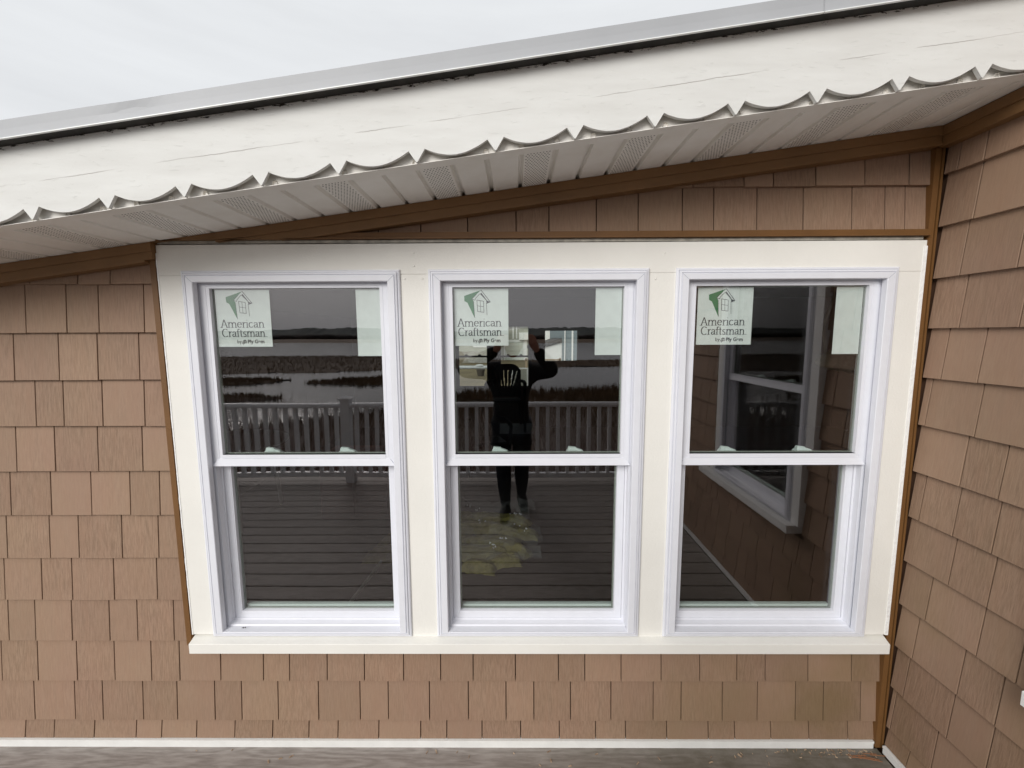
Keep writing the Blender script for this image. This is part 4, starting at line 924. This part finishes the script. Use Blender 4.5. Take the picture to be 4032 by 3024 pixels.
for x in (.35, .9, 1.40): mb.box(x-.03, x+.03, 11.6, 11.66, GZ, 1.04)
thing(mb, 'yard_fence', mat('weathered_rail', (.32, .24, .16), .8), 'low weathered rail fence in front of the white neighbouring house', 'fence')
h = empty('garage_house', (0, 0, 0), 'grey shingled garage building with pale door and white frame seen through the room', 'garage')
mb = MB(); mb.box(-1.5, 1.1, 34, 42, GZ, 2.5); mb.build('wall', M_NG, h)
mb = MB(); mb.box(-.92, -.82, 33.93, 34, GZ, 1.2); mb.box(.70, 1.0, 33.93, 34, GZ, 1.2); mb.box(-.92, 1.0, 33.93, 34, 1.2, 1.42); mb.build('door_frame', M_NT, h)
for k in range(4): m2 = MB(); m2.box(-.80, .69, 33.97, 33.999, GZ+.02+.37*k, GZ+.375+.37*k); m2.build('garage_door', mat('pale_garage_door', (.62, .66, .60), .6) if k == 0 else bpy.data.materials['pale_garage_door'], h)
mb = MB(); mb.box(-.2, -.08, 33.9, 34, 1.5, 2.9); mb.box(.1, .2, 33.9, 34, 1.5, 2.9); mb.box(.35, 1.1, 33.6, 34, 1.4, 2.0); mb.build('porch_post', M_NT, h)
mb = MB(); mb.extrude_poly([(-2, 2.5), (-.2, 3.7), (1.5, 2.5)], 33.7, 42); mb.build('roof', M_ROOF, h)
h = empty('porch_house', (0, 0, 0), 'small grey house with latticed porch base seen through the room', 'house')
mb = MB(); mb.box(-4.2, -1.7, 30, 36, .6, 3.0); mb.build('wall', M_NG, h)
la = MB()
for k in range(22):
    x = -3.9+.1*k; la.hexa([(x, 29.95, GZ+.05), (x+.02, 29.95, GZ+.05), (x+.02, 29.97, GZ+.05), (x, 29.97, GZ+.05), (x+.6, 29.95, .6), (x+.62, 29.95, .6), (x+.62, 29.97, .6), (x+.6, 29.97, .6)])
    la.hexa([(x+.6, 29.92, GZ+.05), (x+.62, 29.92, GZ+.05), (x+.62, 29.94, GZ+.05), (x+.6, 29.94, GZ+.05), (x, 29.92, .6), (x+.02, 29.92, .6), (x+.02, 29.94, .6), (x, 29.94, .6)])
la.build('lattice', M_NW, h)
for z in (.9, 1.3, 1.7): m2 = MB(); m2.box(-3.1, -1.9, 29.95, 29.999, z, z+.2); m2.build('shutter_panel', M_NT, h)
mb = MB(); mb.extrude_poly([(-4.6, 3), (-3, 4.2), (-1.4, 3)], 29.6, 36); mb.build('roof', M_ROOF, h)
M_BARK = mat('grey_bark', (.12, .10, .085), .9)
mb = MB(); rr = random.Random(8)
def branch(mb, p, d, l, r, n):
    q = p+d*l; mb.tube([p, p.lerp(q, .5)+Vector((rr.gauss(0, .04*l), 0, 0)), q], [r, r*.8, r*.55], 5)
    if n > 0:
        for _ in range(3): branch(mb, q, (d+Vector((rr.gauss(0, .5), rr.gauss(0, .5), rr.uniform(0, .4)))).normalized(), l*.7, r*.55, n-1)
branch(mb, Vector((-4.4, 24, GZ)), Vector((0, 0, 1)), 1.0, .06, 4)
thing(mb, 'bare_tree', M_BARK, 'small leafless tree in the yard seen through the left far window', 'tree', fix=False)
mb = MB(); mb.tube([(0, 0, 0), (0, 0, .35)], [.16, .22], 16); thing(mb, 'barrel_planter', mat('dark_planter', (.06, .05, .04), .8), 'dark barrel planter on the lawn seen through the room', 'planter', loc=(-1.75, 20, GZ))
pt = empty('garden_table', (-.95, 8.6, 0), 'pale slatted garden table just outside the far windows', 'table')
mb = MB()
for k in range(7): m2 = MB(); m2.box(-.5, .55, -.35+.1*k, -.26+.1*k, .98, 1.005); m2.build('slat', M_NW, pt)
for x in (-.45, .5):
    for y in (-.3, .3): m2 = MB(); m2.box(x-.025, x+.025, y-.025, y+.025, GZ, .98); m2.build('leg', M_NW, pt)
mb = MB(); mb.ball((0, 0, 0), (.10, .10, .035), 16, 8); thing(mb, 'white_bowl', M_NT, 'upturned white bowl on the pale garden table', 'bowl', loc=(-.85, 8.6, 1.03), smooth=True)
pr = empty('porch_rail', (0, 9.2, 0), 'white top rail with beige panel outside the right far window', 'railing')
mb = MB(); mb.box(-.1, .62, -.03, .03, .895, .925); mb.build('top_rail', M_NT, pr)
for x in (-.1, .30, .55): mb = MB(); mb.box(x, x+.05, -.025, .025, GZ, .895); mb.build('post', M_NT, pr)
mb = MB(); mb.box(-.05, .30, -.012, .012, .2, .88); mb.build('panel', M_NG, pr)

# ------------------------------------------------------------------ deck railing behind the camera
M_RAIL = mat('white_vinyl_railing', (.76, .77, .78), .4, .4)
rail = empty('deck_railing', (0, -3.12, DECK), 'white railing with square balusters along the water side of the deck', 'railing')
mb = MB(); mb.extrude_poly([(-.0, 0)], 0, 0) if False else None
def prism_x(x0, x1, prof):
    mb = MB(); n = len(prof); mb.v = [(x0, y, z) for y, z in prof]+[(x1, y, z) for y, z in prof]
    mb.f = [[i, (i+1) % n, n+(i+1) % n, n+i] for i in range(n)]+[list(range(n)), list(range(n, 2*n))[::-1]]; return mb
posts = [-5.59, -3.76, -1.93, -.10, 1.43]
for a, b in zip(posts, posts[1:]):
    prism_x(a+.05, b-.05, [(-.042, .905), (.042, .905), (.046, .925), (.040, .945), (.022, .955), (-.022, .955), (-.040, .945), (-.046, .925)]).build('top_rail', M_RAIL, rail)
    prism_x(a+.05, b-.05, [(-.028, .065), (.028, .065), (.028, .115), (-.028, .115)]).build('bottom_rail', M_RAIL, rail)
    n = int(round((b-a)/.118)); s = (b-a)/n; base = None
    for k in range(1, n):
        if base is None: m2 = MB(); m2.box(-.019, .019, -.019, .019, .115, .905); base = m2.build('baluster', M_RAIL, rail, loc=(a+s*k, 0, 0))
        else: c = base.copy(); COL.objects.link(c); c.parent = rail; c.location = (a+s*k, 0, 0)
for x in posts:
    m2 = MB(); m2.box(-.05, .05, -.05, .05, -.2, 1.0); o = m2.build('post', M_RAIL, rail, loc=(x, 0, 0), bevel=.003)
    m2 = MB(); m2.box(-.066, .066, -.066, .066, 1.0, 1.016)
    m2.v += [(-.055, -.055, 1.0165), (.055, -.055, 1.0165), (.055, .055, 1.0165), (-.055, .055, 1.0165), (0, 0, 1.045)]; n = len(m2.v)-5; m2.f += [[n, n+1, n+4], [n+1, n+2, n+4], [n+2, n+3, n+4], [n+3, n, n+4]]
    m2.build('post_cap', M_RAIL, rail, loc=(x, 0, 0))

# ------------------------------------------------------------------ photographer, seen in the glass
M_SKIN = mat('skin', (.42, .21, .15), .55, .35, var=.08, vscale=12)
M_JACKET = mat('black_jacket', (.012, .012, .014), .8, .2, var=.3, vscale=6, bump=.004, bscale=9)
M_JEANS = mat('dark_jeans', (.018, .021, .028), .85, .2, var=.3, vscale=14, bump=.004, bscale=8)
M_SHOE = mat('black_shoes', (.012, .011, .011), .6, .3)
M_SOLE = mat('shoe_sole', (.05, .045, .04), .8)
M_CAP = mat('dark_maroon_cap', (.055, .014, .016), .9, .1)
M_HAIR = mat('dark_hair', (.02, .014, .010), .7)
M_EYE = mat('eye_white', (.6, .58, .55), .2, .5); M_IRIS = mat('iris_brown', (.03, .018, .01), .2, .5); M_LIP2 = mat('lips', (.30, .11, .09), .5)
def evalmesh(o, name, parent, m, smooth=True, loc=None):
    dg = bpy.context.evaluated_depsgraph_get(); dg.update(); me = bpy.data.meshes.new_from_object(o.evaluated_get(dg)); me.name = name
    bpy.data.objects.remove(o); me.materials.clear(); me.materials.append(m); me.polygons.foreach_set('use_smooth', [smooth]*len(me.polygons))
    n = bpy.data.objects.new(name, me); COL.objects.link(n); n.parent = parent; return n
def skin_obj(chains, root, sub=2):
    """chains: list of [(pos, radius)...]; the first point of a chain may be shared with an earlier one"""
    key = {}; vs_ = []; rad = []; ed = []
    for ch in chains:
        prev = None
        for p, r in ch:
            kk = tuple(round(c, 4) for c in p)
            if kk not in key: key[kk] = len(vs_); vs_.append(p); rad.append(r)
            i = key[kk]
            if prev is not None: ed.append((prev, i))
            prev = i
    me = bpy.data.meshes.new('skin'); me.from_pydata(vs_, ed, []); o = bpy.data.objects.new('skin', me); COL.objects.link(o)
    sk = o.modifiers.new('s', 'SKIN'); sk.use_smooth_shade = True
    lay = me.skin_vertices[0] if me.skin_vertices else None
    if lay is None:
        bm = bmesh.new(); bm.from_mesh(me); bm.verts.layers.skin.verify(); bm.to_mesh(me); bm.free(); lay = me.skin_vertices[0]
    for i, r in enumerate(rad):
        rr_ = r if isinstance(r, (tuple, list)) else (r, r); lay.data[i].radius = rr_; lay.data[i].use_root = (i == root)
    ss = o.modifiers.new('u', 'SUBSURF'); ss.levels = sub; ss.render_levels = sub
    return o
pel = (-.035, -2.13, .95)
sp = [(pel, (.15, .11)), ((-.04, -2.12, 1.12), (.135, .10)), ((-.04, -2.09, 1.28), (.15, .11)), ((-.038, -2.07, 1.42), (.13, .09)), ((-.030, -2.05, 1.50), (.062, .06)), ((-.022, -2.03, 1.57), (.055, .058)), ((-.018, -2.015, 1.63), (.065, .07))]
chest = (-.04, -2.09, 1.28); ch2 = (-.038, -2.07, 1.42)
Rs, Re, Rw = (.155, -2.07, 1.435), (.325, -1.90, 1.44), (.170, -1.665, 1.625)
Ls, Le, Lw = (-.235, -2.07, 1.435), (-.455, -1.92, 1.445), (-.150, -1.665, 1.625)
def mid(a, b, t, r): return (tuple(a[i]+(b[i]-a[i])*t for i in range(3)), r)
def arm(s, e, w_, k=1.0, a=0): return [(ch2, (.13, .09)), (s, .060*k+a), mid(s, e, .5, .050*k+a), (e, .041*k+a), mid(e, w_, .35, .040*k+a), mid(e, w_, .75, .030*k+a), (w_, .025*k+a)]
Lh, Lk, La = (-.125, -2.13, .90), (-.110, -2.09, .515), (-.095, -2.20, .13)
Rh, Rk, Ra = (.060, -2.13, .90), (.060, -2.14, .52), (.060, -2.42, .155)
def leg(h_, k_, a_, m=1.0, a=0): return [(pel, (.15, .11)), (h_, .088*m+a), mid(h_, k_, .5, .076*m+a), (k_, .056*m+a), mid(k_, a_, .35, .056*m+a), mid(k_, a_, .8, .040*m+a), (a_, .036*m+a)]
person = empty('person', (0, -2.15, DECK), 'person in black jacket and dark jeans raising a phone, reflected in the middle window', 'person')
def world_parent(o):
    o.matrix_parent_inverse = Matrix.Translation((0, 2.15, -DECK)); return o
body = skin_obj([sp, arm(Rs, Re, Rw), arm(Ls, Le, Lw), leg(Lh, Lk, La), leg(Rh, Rk, Ra)], 0, 2)
dg = bpy.context.evaluated_depsgraph_get(); bme = bpy.data.meshes.new_from_object(body.evaluated_get(dg)); bpy.data.objects.remove(body)
bm = bmesh.new(); bm.from_mesh(bme)
def add_mb(bm, mb):
    me = bpy.data.meshes.new('t'); me.from_pydata(mb.v, [], mb.f); bm.from_mesh(me); bpy.data.meshes.remove(me)
HC = Vector((-.018, -1.995, 1.665))
hd = MB(); hd.ball(HC, (.074, .094, .108), 24, 16); hd.ball(HC+Vector((0, .030, -.055)), (.052, .055, .055), 16, 12); hd.ball(HC+Vector((0, .062, -.092)), (.026, .022, .018), 12, 8)
hd.tube([HC+Vector((0, .088, .022)), HC+Vector((0, .104, -.012)), HC+Vector((0, .101, -.022))], [.009, .013, .010], 8)
for s in (-1, 1):
    hd.ball(HC+Vector((s*.074, -.006, -.008)), (.009, .018, .030), 10, 8); hd.ball(HC+Vector((s*.034, .072, .030)), (.026, .012, .009), 10, 6); hd.ball(HC+Vector((s*.046, .062, -.028)), (.022, .020, .020), 10, 8)
hd.ball(HC+Vector((0, .086, -.048)), (.024, .011, .010), 10, 6)
add_mb(bm, hd)
def hand(mb, wrist, s):
    w_ = Vector(wrist)
    palm = [w_, w_.lerp(Vector((s*.128-.0, -1.610, 1.690)), .5), Vector((s*.128+.012*(s > 0), -1.610, 1.690))]
    cx = .132 if s > 0 else -.112
    pc = Vector((cx, -1.600, 1.695))
    mb.tube([w_, w_.lerp(pc, .6), pc, pc+Vector((-s*.004, .006, .040))], [.026, .034, .036, .026], 10)
    xe = .105 if s > 0 else -.085       # phone edge grasped
    # four fingers curl round the end of the phone onto its outer face, fanned in height
    for k, (z0, ln) in enumerate(((1.738, .030), (1.720, .036), (1.700, .033), (1.682, .026))):
        base = Vector((cx+s*.006, -1.592, z0)); k1_ = Vector((xe+s*.016, -1.571, z0+.004)); k2_ = Vector((xe-s*.004, -1.563, z0+.005)); tp = Vector((xe-s*ln, -1.5665, z0+.003))
        mb.tube([base, k1_, k2_, tp], [.0105, .0098, .0088, .0072], 8); mb.ball(tp, .0074, 8, 6)
    tb_ = [pc+Vector((s*.006, -.018, -.010)), pc+Vector((-s*.012, -.022, .018)), Vector((xe-s*.030, -1.602, 1.722))]
    mb.tube(tb_, [.014, .0115, .009], 8); mb.ball(tb_[-1], .0092, 8, 6)
hh = MB(); hand(hh, Rw, 1); hand(hh, Lw, -1); add_mb(bm, hh)
bm.to_mesh(bme); bm.free(); bo = bpy.data.objects.new('b', bme); COL.objects.link(bo)
rm = bo.modifiers.new('r', 'REMESH'); rm.mode = 'VOXEL'; rm.voxel_size = .0055; rm.use_smooth_shade = True
sm = bo.modifiers.new('s', 'SMOOTH'); sm.factor = .5; sm.iterations = 3
world_parent(evalmesh(bo, 'body', person, M_SKIN))
jk = skin_obj([[(pel, (.185, .145))]+[((x, y, z), (r[0]+.035, r[1]+.035) if isinstance(r, tuple) else r+.03) for (x, y, z), r in sp[1:4]]+[((-.030, -2.055, 1.50), (.075, .075)), ((-.026, -2.05, 1.535), (.070, .070))],
    [((ch2), (.165, .125))]+arm(Rs, Re, Rw, 1.15, .018)[1:], [((ch2), (.165, .125))]+arm(Ls, Le, Lw, 1.15, .018)[1:], [(pel, (.185, .145)), ((-.035, -2.13, .80), (.180, .150))]], 0, 3)
world_parent(evalmesh(jk, 'jacket', person, M_JACKET))
je = skin_obj([[(pel, (.16, .12))]+leg(Lh, Lk, (La[0], La[1], La[2]-.01), 1.08, .012)[1:], [(pel, (.16, .12))]+leg(Rh, Rk, (Ra[0], Ra[1], Ra[2]-.005), 1.08, .012)[1:]], 0, 2)
world_parent(evalmesh(je, 'jeans', person, M_JEANS))
def shoe(ank, heel_lift, yaw_):
    sh = MB(); n = 14
    for i in range(n+1):
        t_ = i/n; y = -.085+.285*t_; wdt = (.036+.016*math.sin(math.pi*min(1, t_*1.15))) * (1 if t_ < .85 else (1-(t_-.85)/.15*.45)); hgt = .10*(1-t_)**.8+.045 if t_ < .95 else .035
        for k in range(12): a = 2*math.pi*k/12; sh.v.append((wdt*math.cos(a), y, max(.012, hgt*(.5+.5*math.sin(a)))))
    for i in range(n):
        for k in range(12): sh.f.append([i*12+k, i*12+(k+1) % 12, (i+1)*12+(k+1) % 12, (i+1)*12+k])
    sh.f.append(list(range(12))); sh.f.append([n*12+k for k in range(12)][::-1])
    o = sh.build('shoe', M_SHOE, person, smooth=True)
    so = MB(); so.hexa([(-.04, -.09, 0), (.04, -.09, 0), (.038, .19, 0), (-.038, .19, 0), (-.042, -.092, .016), (.042, -.092, .016), (.040, .195, .016), (-.040, .195, .016)])
    s2 = so.build('sole', M_SOLE, o, bevel=.005)
    o.location = (ank[0], ank[1]+2.15, 0); o.rotation_euler = (-heel_lift, 0, yaw_)
    if heel_lift: o.location.z = .118*math.sin(heel_lift)+.02
shoe(La, 0, R(4)); shoe((Ra[0], Ra[1]+.0, 0), R(8), R(-8))
cp = MB(); cp.ball(HC+Vector((0, -.006, .030)), (.083, .102, .088), 24, 14)
cp.v = [(x, y, max(z, HC.z+.038+(.012 if y > HC.y+.05 else 0))) for x, y, z in cp.v]
world_parent(cp.build('cap', M_CAP, person, smooth=True, fix=False))
hr = MB(); hr.ball(HC+Vector((0, -.014, .0)), (.080, .090, .085), 20, 12); hr.v = [(x, min(y, HC.y+.02), max(z, HC.z-.05)) for x, y, z in hr.v]
world_parent(hr.build('hair', M_HAIR, person, smooth=True, fix=False))
for s in (-1, 1):
    e = MB(); e.ball(HC+Vector((s*.032, .078, .010)), .0118, 12, 8); eo = world_parent(e.build('eye', M_EYE, person, smooth=True))
    i_ = MB(); i_.ball(HC+Vector((s*.032, .0866, .010)), .0045, 10, 6); i_.build('iris', M_IRIS, eo, smooth=True)
mo = MB(); mo.ball(HC+Vector((0, .0935, -.050)), (.023, .005, .0065), 14, 8); world_parent(mo.build('mouth', M_LIP2, person, smooth=True))
# phone: its back and lenses face the windows, the camera of this scene is at the upper lens
M_PH = mat('dark_phone_glass', (.03, .03, .035), .2, .6)
ph = empty('smartphone', (.010, -1.590, 1.722), 'dark smartphone held level in both hands at face height', 'phone')
mb = MB(); mb.box(-.096, .096-.0, -.0035, .0035, -.0365, .0365); mb.build('case', M_PH, ph, bevel=.0022)
mb = MB(); mb.box(-.088, .088, -.0046, -.0038, -.033, .033); mb.build('screen', M_NWIN, ph)
mb = MB(); mb.box(-.032, .006, .0036, .0052, -.008, .033); mb.build('camera_bump', M_PH, ph, bevel=.0006)
for dx, dz in ((-.010, .015), (-.024, .022), (-.024, .004)):
    m2 = MB(); m2.tube([(dx, .0053, dz), (dx, .0075, dz)], .0062, 20); m2.build('lens', M_NWIN, ph)
GLOSS.clear()
